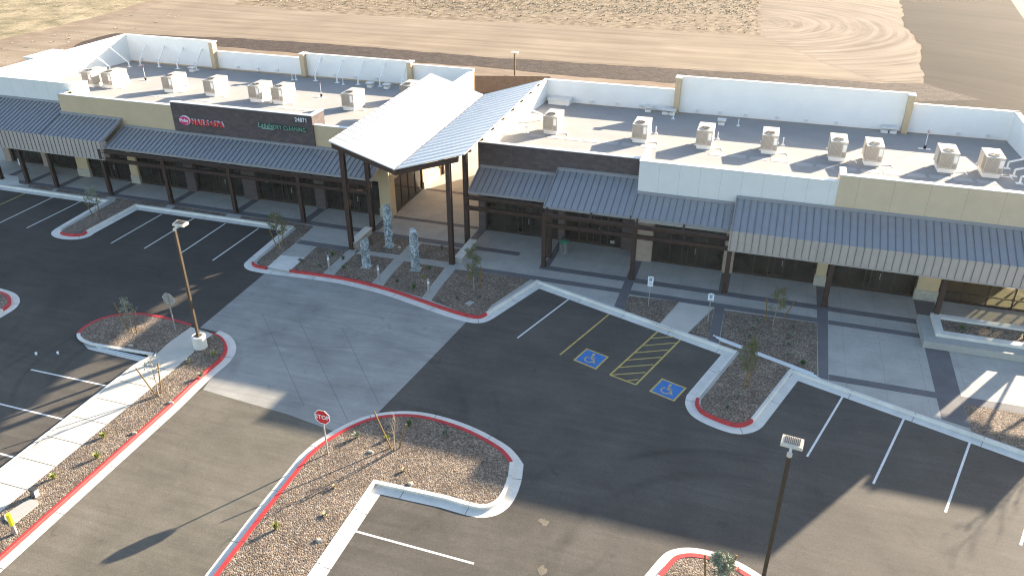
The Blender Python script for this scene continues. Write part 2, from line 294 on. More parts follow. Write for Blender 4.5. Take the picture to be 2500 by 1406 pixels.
# ------------------------------------------------------------ mesh helpers
class MB:
    def __init__(s): s.v = []; s.f = []; s.mi = []; s.cur = 0
    def face(s, pts):
        i = len(s.v); s.v += [tuple(p) for p in pts]; s.f.append(tuple(range(i, i+len(pts)))); s.mi.append(s.cur); return s
    def box(s, x0, y0, z0, x1, y1, z1):
        return s.hexa([(x0, y0, z0), (x1, y0, z0), (x1, y1, z0), (x0, y1, z0), (x0, y0, z1), (x1, y0, z1), (x1, y1, z1), (x0, y1, z1)])
    def hexa(s, p):
        i = len(s.v); s.v += [tuple(q) for q in p]
        for f in ((0, 3, 2, 1), (4, 5, 6, 7), (0, 1, 5, 4), (1, 2, 6, 5), (2, 3, 7, 6), (3, 0, 4, 7)):
            s.f.append(tuple(i+k for k in f)); s.mi.append(s.cur)
        return s
    def bar(s, a, b, w, h, up=(0, 0, 1)):
        a = Vector(a); b = Vector(b); d = (b-a).normalized(); u = Vector(up)
        if abs(d.dot(u)) > .98: u = Vector((0, 1, 0))
        sd = d.cross(u).normalized(); u = sd.cross(d).normalized()
        P = []
        for e in (a, b):
            for sx, sz in ((-1, -1), (1, -1), (1, 1), (-1, 1)): P.append(e + sd*(sx*w/2) + u*(sz*h/2))
        i = len(s.v); s.v += [tuple(q) for q in P]
        for f in ((0, 1, 2, 3), (7, 6, 5, 4), (0, 4, 5, 1), (1, 5, 6, 2), (2, 6, 7, 3), (3, 7, 4, 0)):
            s.f.append(tuple(i+k for k in f)); s.mi.append(s.cur)
        return s
    def tube(s, a, b, r0, r1=None, n=8, cap=True):
        r1 = r0 if r1 is None else r1
        a = Vector(a); b = Vector(b); d = (b-a).normalized(); u = Vector((0, 0, 1)) if abs(d.z) < .95 else Vector((1, 0, 0))
        sd = d.cross(u).normalized(); u = sd.cross(d)
        i = len(s.v)
        for e, r in ((a, r0), (b, r1)):
            for k in range(n):
                q = 2*pi*k/n; s.v.append(tuple(e + sd*(cos(q)*r) + u*(sin(q)*r)))
        for k in range(n):
            s.f.append((i+k, i+(k+1) % n, i+n+(k+1) % n, i+n+k)); s.mi.append(s.cur)
        if cap:
            s.f.append(tuple(i+n-1-k for k in range(n))); s.mi.append(s.cur)
            s.f.append(tuple(i+n+k for k in range(n))); s.mi.append(s.cur)
        return s
    def prism(s, poly, z0, z1):
        n = len(poly); i = len(s.v)
        s.v += [(x, y, z0) for x, y in poly] + [(x, y, z1) for x, y in poly]
        s.f.append(tuple(i+n+k for k in range(n))); s.mi.append(s.cur)
        for k in range(n): s.f.append((i+k, i+(k+1) % n, i+n+(k+1) % n, i+n+k)); s.mi.append(s.cur)
        return s
    def sheet(s, poly, z): return s.face([(x, y, z) for x, y in poly])
    def build(s, name, mats, parent=None, loc=None):
        me = bpy.data.meshes.new(name)
        off = Vector(loc) if loc else Vector((0, 0, 0))
        me.from_pydata([tuple(Vector(p)-off) for p in s.v], [], s.f)
        ms = mats if isinstance(mats, (list, tuple)) else [mats]
        for m in ms: me.materials.append(M[m] if isinstance(m, str) else m)
        me.polygons.foreach_set('material_index', s.mi)
        me.update()
        o = bpy.data.objects.new(name, me); COL.objects.link(o); o.location = off
        if parent: o.parent = parent; o.matrix_parent_inverse = parent.matrix_world.inverted() if False else Matrix.Translation(-parent.location)
        return o
def thing(name, loc, label, cat, group=None):
    o = bpy.data.objects.new(name, None); COL.objects.link(o); o.location = loc; o.empty_display_size = .2
    o['label'] = label; o['category'] = cat
    if group: o['group'] = group
    return o
def tag(o, label, cat, group=None):
    o['label'] = label; o['category'] = cat
    if group: o['group'] = group
    return o
def struct(o, kind='structure', label=None):
    o['kind'] = kind
    if label: o['label'] = label
    return o
def copytree(o, parent=None):
    c = o.copy(); COL.objects.link(c)
    if parent: c.parent = parent; c.matrix_parent_inverse = o.matrix_parent_inverse.copy()
    for ch in list(o.children): copytree(ch, c)
    return c
def place(proto, used, loc, rz=0, label=None, group=None, sc=None):
    """First use moves the prototype itself, later ones copy it with its parts."""
    o = proto if not used.get(proto.name) else copytree(proto)
    used[proto.name] = 1
    o.location = loc; o.rotation_euler = (0, 0, rz)
    if sc: o.scale = (sc, sc, sc)
    if label: o['label'] = label
    if group: o['group'] = group
    return o
USED = {}

def chaikin(p, n=2, closed=False):
    for _ in range(n):
        q = [] if closed else [p[0]]
        m = len(p)
        for i in range(m if closed else m-1):
            a, b = p[i], p[(i+1) % m]
            q.append((.75*a[0]+.25*b[0], .75*a[1]+.25*b[1])); q.append((.25*a[0]+.75*b[0], .25*a[1]+.75*b[1]))
        if not closed: q.append(p[-1])
        p = q
    return p
def offset(path, d):
    """Offset to the right-hand side of the direction of travel by d."""
    out = []
    n = len(path)
    for i in range(n):
        a = Vector(path[max(0, i-1)]); b = Vector(path[i]); c = Vector(path[min(n-1, i+1)])
        t1 = (b-a).normalized() if (b-a).length > 1e-6 else (c-b).normalized()
        t2 = (c-b).normalized() if (c-b).length > 1e-6 else t1
        n1 = Vector((t1.y, -t1.x)); n2 = Vector((t2.y, -t2.x)); mm = n1+n2
        if mm.length < 1e-3: mm = n1
        mm.normalize(); k = min(2.2, 1/max(.35, mm.dot(n1)))
        out.append((b.x+mm.x*d*k, b.y+mm.y*d*k))
    return out
def jag(poly, amp, step=1.5, seed=1):
    rnd = random.Random(seed); out = []
    for i in range(len(poly)):
        a = Vector(poly[i]); b = Vector(poly[(i+1) % len(poly)]); L_ = (b-a).length; k = max(1, int(L_/step))
        for j in range(k):
            p = a.lerp(b, j/k); out.append((p.x+rnd.uniform(-amp, amp), p.y+rnd.uniform(-amp, amp)))
    return out

# gutter lies on the right of the path, the kerb body on its left
def kerb(path, red=None, gw=.45, kw=.16, name='kerb', gutter=True, kmat=('kerb', 'red', 'joint'), rl=None, drop=None):
    """red / drop = list of (start,end) point-index ranges (inclusive) painted red / dropped for a ramp."""
    mb = MB(); n = len(path)
    rows = [(gw, -.146), (.0, -.140), (-.02, -.02), (-.035, .006), (-kw, .006), (-kw, -.06)]
    if not gutter: rows[0] = (.02, -.146)
    offs = [offset(path, o) for o, _ in rows]
    for i in range(n-1):
        isred = any(a <= i < b for a, b in (red or ()))
        isdrop = any(a <= i < b for a, b in (drop or ()))
        for k in range(len(rows)-1):
            if isdrop and k > 0: continue
            mb.cur = 1 if (isred and k >= 1) else 0
            a0 = offs[k][i]; a1 = offs[k][i+1]; b0 = offs[k+1][i]; b1 = offs[k+1][i+1]
            z0, z1 = rows[k][1], rows[k+1][1]
            mb.face([(a0[0], a0[1], z0), (a1[0], a1[1], z0), (b1[0], b1[1], z1), (b0[0], b0[1], z1)])
        if isdrop:
            mb.cur = 0
            a0 = offs[1][i]; a1 = offs[1][i+1]; b0 = offs[4][i]; b1 = offs[4][i+1]
            mb.face([(a0[0], a0[1], -.14), (a1[0], a1[1], -.14), (b1[0], b1[1], -.10), (b0[0], b0[1], -.10)])
    # contraction joints every three metres as thin dark strips across gutter and kerb top
    s_ = 0; nxt = 1.5
    for i in range(n-1):
        a = Vector(path[i]); b = Vector(path[i+1]); L_ = (b-a).length
        if L_ < 1e-6: continue
        while nxt < s_+L_:
            p = a.lerp(b, (nxt-s_)/L_); d = (b-a).normalized(); nn = Vector((d.y, -d.x)); mb.cur = 2; w = d*.012
            for o0, o1, z in ((gw-.01, .02, -.141), (-.03, -kw+.01, .0085)):
                if not gutter and z < 0: continue
                if any(q <= i < e for q, e in (drop or ())) and z > 0: continue
                q0 = p+nn*o0; q1 = p+nn*o1
                mb.face([(q0.x-w.x, q0.y-w.y, z+.001), (q0.x+w.x, q0.y+w.y, z+.001), (q1.x+w.x, q1.y+w.y, z+.001), (q1.x-w.x, q1.y-w.y, z+.001)])
            nxt += 3.0
        s_ += L_
    o = mb.build(name, list(kmat)); struct(o); return o
def sheet(name, poly, z, m, kind='structure'):
    o = MB().sheet(poly, z).build(name, m); struct(o, kind); return o
def bed(poly, z=.0, m='gravel', name='gravel_bed'):
    return struct(MB().sheet(poly, z).build(name, m), 'stuff')

# ------------------------------------------------------------ ground
sheet('ground', [(-700, -300), (700, -300), (700, 900), (-700, 900)], -.22, 'dirt3')
# far field zones, each a sheet a few millimetres above the one below
sheet('dirt_track', jag([(-92.18,48.63),(-97.53,64.94),(-101.47,85.43),(-101.81,95.13),(-102.73,110.67),(-106.67,130.21),(-103.95,147.09),(-72.24,157.04),(21.89,198.9),(18.78,141.04),(18.85,122.97),(17.18,103.62),(10.18,102.38),(-1.05,103.34),(-15.98,102.14),(-35.37,101.21),(-53.77,102.15),(-73.28,101.71),(-92.82,99.22),(-95.01,89.66),(-92.24,76.85),(-90.3,59.41)], .25, 3, 1), -.212, 'dirt')
sheet('dry_field', jag([(-93.71,39.8),(-103.78,60.22),(-105.12,76.21),(-106.2,89.83),(-105.76,98.35),(-106.11,106.23),(-107.06,115.67),(-109.7,131.74),(-238.22,117.39)], .5, 2, 2), -.208, 'grassy')
sheet('scrub_field', jag([(-90.58,124.24),(-86.61,126.36),(-79.88,123.41),(-56.74,122.54),(-30,124.27),(-2.2,125.68),(-2.09,141.65),(-5.72,190.25),(-85.71,187),(-110.85,157.3)], .35, 2, 3), -.208, 'scrub')
sheet('turned_dirt', jag([(-5.13,190.43),(22.31,199.03),(18.17,140.85),(18.89,125.69),(17.14,103.61),(12.9,102.85),(5.72,111.32),(-2.16,126)], .3, 2, 4), -.204, 'dirt2')
sheet('brown_dirt', jag([(22.72,199.16),(65.26,212.49),(35.72,81),(23.54,83.51),(15.35,92.65),(16.34,101.07),(17.18,103.62),(19.16,125.77),(18.48,140.94)], .35, 2, 5), -.2065, 'brownfield')
sheet('gravel_strip', jag([(-93.56,98.36),(-72.78,100.98),(-53.42,101.45),(-35.14,100.54),(-15.87,101.49),(-1.01,102.51),(11.05,101.87),(17.14,103.22),(22.44,97.69),(15.14,94.54),(5.51,95.26),(-10.38,94.88),(-22.58,94.42),(-33.39,95.49),(-49.99,94.63),(-62.45,95.15),(-74.44,95.61),(-89.31,95.16),(-91.78,88.5),(-93.9,92.27)], .22, 1.5, 6), -.200, 'gravel2')
sheet('road', [(41.23,192.65),(65.26,212.49),(40.1,119.9),(37.22,151.09)], -.196, 'asphalt')
# asphalt of the car park
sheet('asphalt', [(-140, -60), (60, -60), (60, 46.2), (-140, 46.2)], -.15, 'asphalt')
sheet('driveway', [(-25.13,26.75),(-22.43,26.5),(-19.99,26.31),(-17.17,25.84),(-17.34,23.75),(-17.28,19.79),(-17.17,16.82),(-16.82,14.04),(-14.71,7.42),(-24.12,2.45),(-25.6,7.13),(-25.57,14.86),(-25.67,24.97)], -.149, 'drive')
APRON = [(-29.26,38.74),(-26.26,39.41),(-22.04,39.14),(-17.23,38.26),(-14.7,37.12),(-15.29,31.93),(-15.82,27.58),(-16.4,26.63),(-17.17,25.84),(-19.99,26.31),(-22.43,26.5),(-25.13,26.75),(-25.77,29.72),(-25.93,30.52),(-27.26,31.65),(-29.05,31.77)]
sheet('concrete_apron', APRON, -.1475, 'apron')
aj = MB()
for a, b in ([(-26.56,34.26),(-19.54,27.14)], [(-23.99,34.15),(-16.87,26.71)], [(-21.27,34.26),(-16.08,28.42)], [(-24.55,31.18),(-15.62,33.82)]):
    a = Vector(a); b = Vector(b); d = (b-a).normalized(); n = Vector((d.y, -d.x))*.012
    aj.face([(a.x-n.x, a.y-n.y, -.1455), (b.x-n.x, b.y-n.y, -.1455), (b.x+n.x, b.y+n.y, -.1455), (a.x+n.x, a.y+n.y, -.1455)])
struct(aj.build('apron_joints', 'jointlight'))

# --- kerb line in front of the shops, one continuous run from left to right
lf = [(-77.34,45.08),(-58.25,45.25),(-47.59,45.28)]
isl1 = lf[:2] + [lf[2]] + [(-47.15,40.45)] + chaikin([(-47.1,40.17),(-46.97,39.7),(-46.29,39.34),(-45.25,39.38),(-44.71,39.77),(-44.82,40.24)]) + [(-44.81,44.74),(-44.85,45.22),(-31.29,45.29)]
i1 = len(isl1)
nose1 = len([(-134.21,115.98)])
isl2 = [(-31.29,45.29),(-30.95,40.18)] + chaikin([(-30.93,40.06),(-30.89,39.57),(-30.41,39.22),(-29.77,39.19),(-29.42,39.17)])
ramp = [(-29.42,39.17),(-27.84,39.29)]
arc = chaikin([(-27.84,39.29),(-25.44,39.43),(-23.65,39.42),(-22.24,39.25),(-20.38,38.95),(-18.15,38.33),(-16.02,37.73),(-14.63,37.48),(-14.12,37.55),(-13.92,37.76),(-13.75,38.16)], 2)
right = [(-13.75,38.16),(-12.08,42.77),(0.28,38.34)]
nose = [(-1.06,34.05)] + chaikin([(-1.17,33.65),(-1.18,33.01),(-0.77,32.33),(0.51,31.88),(1.06,31.89),(1.51,32.26),(1.7,32.62)], 2)
right2 = [(1.76,32.8),(3.38,37.38),(13.45,33.78),(19.06,31.77)]
def idx(full, part): return full.index(part[0]), full.index(part[-1])
K = []
def addp(L_):
    for p in L_:
        if not K or (Vector(K[-1])-Vector(p)).length > .02: K.append(p)
addp(isl1); addp(isl2); addp(ramp); addp(arc); addp(right); addp(nose); addp(right2)
def near(p): return min(range(len(K)), key=lambda i: (Vector(K[i])-Vector(p)).length)
reds = [(near((-46.5, 39.48)), near((-44.82, 40.24))), (near((-30.9, 39.69)), near((-29.42, 39.17))), (near((-27.84, 39.29)), near((-13.78, 38.1))), (near((-1.18, 33.51)), near((1.66, 32.57)))]
drops = [(near((-29.42, 39.17)), near((-27.84, 39.29)))]
kerb(K, reds, .48, .17, drop=drops)
# everything behind the kerb: concrete walk, with strips, bands and beds laid on it
KB = offset(K, -.1)
sheet('sidewalk', KB + [(60, 52), (60, 70), (-110, 70), (-110, 46)], -.012, 'concrete')
bt = MB()
def band(x0, y0, x1, y1, z=-.008): bt.sheet([(x0, y0), (x1, y0), (x1, y1), (x0, y1)], z)
band(-62, 46.05, -25.25, 46.65)
for x in (-59.2, -56.45, -53.4, -48.1, -42.4, -36.65, -30.85): band(x-.3, 46.65, x+.3, 48.95)
band(-25.25, 45.85, -17.7, 46.5); band(-25.2, 49.0, -18.1, 49.45); band(-25.1, 54.8, -18.1, 55.2); band(-25.6, 46.65, -25.05, 49.0); band(-18.3, 46.5, -17.75, 49.0)
band(-29.55, 43.0, -25.1, 43.6); band(-17.7, 45.85, -14.3, 46.4)
band(-12.5, 44.47, 17.6, 45.05); band(-16.6, 42.9, 4.66, 43.45)
band(-12.3, 45.05, -11.9, 48.9); band(-6.85, 45.05, -6.27, 47.5); band(-6.85, 43.45, -6.27, 44.47); bt.sheet([(-6.85, 42.9), (-6.27, 42.9), (-6.2, 40.95), (-6.85, 41.15)], -.008)
band(-1.1, 45.05, -.53, 47.5); bt.sheet([(-1.13, 42.9), (-.55, 42.9), (-.55, 38.9), (-1.13, 39.1)], -.008)
band(4.66, 45.05, 5.32, 47.5); bt.sheet([(4.66, 44.47), (5.28, 44.47), (5.14, 37.1), (4.66, 37.2)], -.008)
band(10.23, 45.05, 11.4, 47.5); bt.sheet([(10.23, 44.47), (11.45, 44.47), (11.4, 35.0), (10.23, 35.35)], -.008)
band(5.16, 37.1, 10.23, 37.65); band(11.4, 37.05, 30, 37.65); band(5.27, 42.9, 10.23, 43.4)
struct(bt.build('paving_bands', 'band'))
# lighter plaza strips
st = MB()
for x0, x1, y0, y1 in ((-25.55, -24.85, 39.75, 43.45), (-21.95, -21.25, 39.4, 45.85), (-18.2, -17.6, 38.7, 43.4), (-25.0, -21.95, 42.9, 43.4), (-21.25, -18.2, 42.88, 43.4)):
    st.box(x0, y0, -.05, x1, y1, .012)
struct(st.build('plaza_strips', 'bench'))
# planting beds
for poly in (
    [(-56.07,46.21),(-53.47,46.08),(-53.28,45.56),(-55.67,45.63)],
    [(-53.03,46.01),(-48.14,46.03),(-48.05,45.62),(-52.87,45.56)],
    [(-47.29,45.91),(-46.68,45.97),(-42.54,46.06),(-42.38,45.52),(-44.96,45.41),(-44.96,40.36),(-44.69,39.8),(-45.28,39.46),(-46.13,39.41),(-46.64,39.83),(-46.73,40.69),(-46.93,45.37)],
    [(-41.81,45.99),(-37.16,45.92),(-36.97,45.42),(-41.75,45.43)],
    [(-35.89,45.93),(-33.48,45.99),(-31.56,45.99),(-29.82,45.9),(-29.6,42.92),(-29.59,41.2),(-29.45,39.41),(-29.95,39.31),(-30.4,39.54),(-30.56,40.05),(-30.83,45.24),(-33.01,45.26),(-35.71,45.31)],
    [(-27.9,42.99),(-25.62,42.98),(-25.49,39.5),(-27.73,39.29),(-27.81,41.25)],
    [(-24.95,42.87),(-22.05,42.9),(-21.9,39.35),(-24.72,39.48)],
    [(-21.35,42.8),(-18.36,42.77),(-18.2,38.67),(-21.12,39.31)],
    [(-17.69,42.74),(-15.18,42.88),(-12.56,42.93),(-13.86,39.06),(-13.92,37.99),(-14.25,37.63),(-14.65,37.55),(-17.52,38.51)],
    [(-25.28,45.99),(-22.05,45.82),(-21.94,43.57),(-24.43,43.43),(-25.01,43.71),(-25.17,44.13)],
    [(-21.29,45.64),(-18.19,45.62),(-18.26,43.6),(-21.24,43.47)],
    [(-6.23,42.7),(-3.25,42.89),(-4.02,39.85),(-6.26,40.88)],
    [(-1.16,42.76),(-1.12,39.22),(-2.3,39.47)],
    [(-0.54,42.71),(4.65,42.83),(4.6,37.32),(3.89,37.4),(3.19,37.53),(1.6,32.88),(1.41,32.33),(1.03,32.04),(0.48,32.03),(-0.6,32.45),(-0.91,32.96),(-0.89,33.46),(0.61,38.3),(-0.5,38.75)],
    [(11.42,37.05),(14.07,37),(19.11,36.85),(17.78,32.47),(13.47,34.04),(11.41,34.79)]):
    bed(poly, -.004)
# ramps
st = MB(); st.sheet([(-3.17,42.84),(-1.19,42.8),(-2.36,39.36),(-4,39.76)], -.006)
struct(st.build('ramp_concrete', 'walk'))
sheet('ramp_landing', [(-29.52,41.09),(-27.83,41.24),(-27.75,39.23),(-29.41,39.24)], -.0045, 'kerb')
sheet('ramp_landing', [(-60.41,47.32),(-58.42,47.26),(-57.03,46.05),(-56.32,45.89),(-58.22,45.29),(-61.72,45.32),(-62.96,46.41)], -.0045, 'kerb')

# --- left median with the long walk
SWL = [(-28.64,10.52),(-29.69,18.7),(-29.72,27.28),(-29.6,29.78),(-29.5,31.63)]
kerb(SWL[:3]+[(-29.42,28.64)], None, .22, .14)
swr = [(-27.71,9.92),(-27.62,16.83),(-27.54,27.71),(-27.61,29.36),(-27.86,29.83),(-27.73,31.25)]
sheet('sidewalk', [(-28.97,10.82),(-29.62,18.69),(-29.68,27.28),(-29.42,28.66),(-29.53,29.74),(-29.42,31.5)] + list(reversed(swr)), -.004, 'walk')
jj = MB()
A0, A1 = Vector((-29.62, 18.69)), Vector((-29.68, 27.28)); B0, B1 = Vector((-27.62, 16.83)), Vector((-27.54, 27.71))
for yy in [12 + 1.55*k for k in range(11)]:
    fa = (yy-A0.y)/(A1.y-A0.y); fb = (yy-B0.y)/(B1.y-B0.y)
    pa = A0.lerp(A1, fa); pb = B0.lerp(B1, fb); jj.sheet([(pa.x+.03, yy-.012), (pb.x-.03, yy-.012), (pb.x-.03, yy+.012), (pa.x+.03, yy+.012)], 0.0)
struct(jj.build('walk_joints', 'joint'))
K1 = [(-25.6,7.13),(-25.57,14.86),(-25.67,24.97)] + chaikin([(-25.77,26.77),(-25.81,28.17),(-25.74,29.32),(-26.07,30.26),(-26.67,30.9),(-27.27,31.28),(-27.87,31.41)], 2)
kerb(list(reversed(K1)), [(0, len(K1)-1)], .45, .16) if False else kerb(K1, [(0, len(K1)-1)], .45, .16)
bed([(-25.57,7.18),(-25.58,14.93),(-25.75,25.12)] + list(offset(chaikin([(-25.77,26.77),(-25.81,28.17),(-25.74,29.32),(-26.07,30.26),(-26.67,30.9),(-27.27,31.28),(-27.87,31.41)], 2), -.12)) + list(reversed(swr)), -.008)
# island with the young tree and the sign seen from behind
K2 = chaikin([(-29.54,31.62),(-30.99,31.82),(-32.4,31.86),(-33.52,31.74),(-34.42,31.26),(-35,30.59),(-35.17,29.82),(-35.09,29.33)], 1) + chaikin([(-35.09,29.33),(-34.91,28.89),(-34.3,28.54),(-33.5,28.41)], 2)[1:] + [(-29.41,28.6)]
kerb(list(K2)[::-1], None, .42, .16) if False else None
k2 = list(reversed(K2))
n2 = len(k2); r2i = next(i for i, p in enumerate(k2) if (Vector(p)-Vector((-35.09, 29.33))).length < .35)
kerb(list(reversed(k2)), [(0, n2-1-r2i)], -.42, -.16)
bed([(x, y) for x, y in offset(K2, .12)] + [(-29.42,28.66),(-29.53,29.74),(-29.42,31.5)], -.008)
# fallen strip of concrete gutter left of that island
sheet('gutter', [(-34.2,28.4),(-33.32,28.33),(-29.5,28.12),(-29.65,27.86),(-33.5,28.01)], -.1455, 'kerb')

# --- central median
c1 = [(-16.82,14.04),(-17.17,16.82),(-17.28,19.79),(-17.34,23.75)] + chaikin([(-17.21,24.59),(-17.04,25.1),(-16.58,26.16),(-15.82,27.21),(-14.51,27.88),(-13.18,28.06),(-11.18,27.76),(-9.32,27.03),(-8.73,26.56),(-8.36,26.14)], 2) + chaikin([(-8.36,26.14),(-8.13,25.13),(-8.1,24.02),(-8.31,23.45),(-8.64,23.19),(-9.04,23.09),(-10.45,23.19)], 2)[1:] + [(-13.65,23.13),(-13.67,17.95),(-13.65,14.72)]
n1r = next(i for i, p in enumerate(c1) if (Vector(p)-Vector((-8.36, 26.14))).length < .2)
kerb(c1, [(0, n1r)], -.45, -.16)
bed(offset(c1, .12), -.008)
# --- small island at the bottom
c2 = [(-2.69,17.25),(-1.74,20.51)] + chaikin([(-1.32,21.66),(-0.92,22.69),(-0.71,23.04),(-0.15,23.32),(0.63,23.36),(1.41,23.17),(2.04,22.89),(3.09,22.25)], 2) + [(4.91,21.01)]
kerb(c2, [(4, len(c2)-1)], -.45, -.16)
bed(offset(c2, .12), -.008)
# --- island nose at the left edge
c3 = [(-54.75,32.26),(-45.57,31.63)] + chaikin([(-43.39,31.44),(-42.52,31.29),(-41.74,30.79),(-41.36,30.19),(-41.35,29.54)], 2) + [(-41.34,27.85),(-41.02,24.03)]
kerb(c3, [(2, len(c3)-6)], -.45, -.16)
bed(offset(c3, .12), -.008)

# --- painted markings
pm = MB()
def stripe(a, b, w=.1, z=-.1455):
    a = Vector(a); b = Vector(b); d = (b-a).normalized(); n = Vector((d.y, -d.x))*w/2
    pm.face([(a.x-n.x, a.y-n.y, z), (b.x-n.x, b.y-n.y, z), (b.x+n.x, b.y+n.y, z), (a.x+n.x, a.y+n.y, z)])
LS = [[(-42.01,44.65),(-42,39.36)], [(-39.24,44.74),(-39.22,39.37)], [(-36.44,44.7),(-36.35,39.29)], [(-33.63,44.69),(-33.62,39.26)], [(-52.42,44.88),(-52.3,39.72)], [(-49.69,44.87),(-49.67,39.58)],
      [(-9.68,41.51),(-11.36,36.28)], [(5.83,36.07),(4.11,30.76)], [(8.57,35.08),(6.84,29.79)], [(11.32,34.18),(9.56,28.87)], [(14.27,33.55),(12.13,27.83)],
      [(-13.38,20.48),(-8.11,20.37)], [(-34.9,25.5),(-29.89,25.53)], [(-35.02,22.68),(-29.83,22.66)], [(-32.82,19.81),(-29.78,19.77)]]
for a, b in LS: stripe(a, b)
struct(pm.build('parking_lines', 'paintw'))
pm = MB()
for a, b in ([(-6.99,40.42),(-8.65,35.36)], [(-55.15,44.9),(-55.14,42.36)], [(-3.96,39.37),(-5.68,34.33)], [(-2.62,38.89),(-4.24,33.88)], [(-5.68,34.33),(-4.24,33.88)]): stripe(a, b)
for a, b in ([(-4.28,38.5),(-3.01,39.08)], [(-4.57,37.61),(-2.82,38.48)], [(-4.83,36.79),(-3.11,37.64)], [(-5.12,35.95),(-3.38,36.8)], [(-5.41,35.13),(-3.67,35.97)], [(-5.62,34.35),(-3.95,35.12)], [(-4.8,34.04),(-4.21,34.38)]): stripe(a, b, .08, -.1440)
struct(pm.build('yellow_markings', 'painty'))
def wheelchair(mb, C, U, V, z):
    """Wheelchair symbol of unit size in the plane spanned by U (right) and V (up) around C."""
    C = Vector(C); U = Vector(U); V = Vector(V); Nn = U.cross(V).normalized()*z
    def P(x, y): return C + U*x + V*y + Nn
    def seg(x0, y0, x1, y1, w):
        d = Vector((x1-x0, y1-y0)).normalized(); n = Vector((-d.y, d.x))*w/2
        mb.face([P(x0-n.x, y0-n.y), P(x1-n.x, y1-n.y), P(x1+n.x, y1+n.y), P(x0+n.x, y0+n.y)])
    mb.face([P(-.06+.075*cos(a*pi/6), .36+.075*sin(a*pi/6)) for a in range(12)])
    seg(-.06, .28, -.02, .0, .075); seg(-.05, .13, .16, .12, .055); seg(-.02, .0, .19, -.02, .07); seg(.18, .0, .28, -.27, .07); seg(.27, -.26, .36, -.23, .055)
    for k in range(15):
        a0 = radians(125+k*15.5); a1 = radians(125+(k+1)*15.5)
        q = [P(-.03+r*cos(a), -.12+r*sin(a)) for r, a in ((.25, a0), (.25, a1), (.19, a1), (.19, a0))]
        mb.face(q)
def ada(a, b, c, d):
    """a back-left, b back-right, c front-right, d front-left corners on the asphalt"""
    P = [Vector((*p, 0)) for p in (a, b, c, d)]; C = sum(P, Vector())/4
    z = Vector((0, 0, -.1455))
    y = MB(); y.face([p+z for p in P][::-1]); y.face  # yellow border square
    o = y.build('accessible_symbol', 'painty'); struct(o)
    bl = MB(); bl.face([C+(p-C)*.86+Vector((0, 0, -.1435)) for p in P][::-1]); struct(bl.build('accessible_symbol', 'paintb'))
    U = (P[1]-P[0]); V = (P[0]-P[3]); s_ = MB(); wheelchair(s_, C+Vector((0, 0, -.1415)), U*.80, V*.80, 0)
    struct(s_.build('accessible_symbol', 'painty'))
ada(*[(-7.42,36.44),(-6.07,35.98),(-6.48,34.59),(-7.85,35.08)])
ada(*[(-3.05,34.86),(-1.71,34.39),(-2.17,33.05),(-3.51,33.52)])

def spill(pts, m='sand', seed=3, amp=.06, z=-.1465): return sheet('sand_spill', jag(chaikin(pts, 2, True), amp, .1, seed), z, m, 'stuff')
spill([(-6.42,23.32),(-6.16,23.5),(-5.9,23.32),(-6,23.07),(-6.26,23.11)]); spill([(-5.74,20.98),(-5.48,21.11),(-5.29,20.75),(-5.52,20.56)], seed=5)
spill([(-37.18,25.66),(-36.3,26.44),(-35.44,26.97),(-34.6,27.84),(-33.94,28.18),(-34.25,27.18),(-34.87,26.4),(-35.79,25.94)], seed=9, amp=.25) if False else None

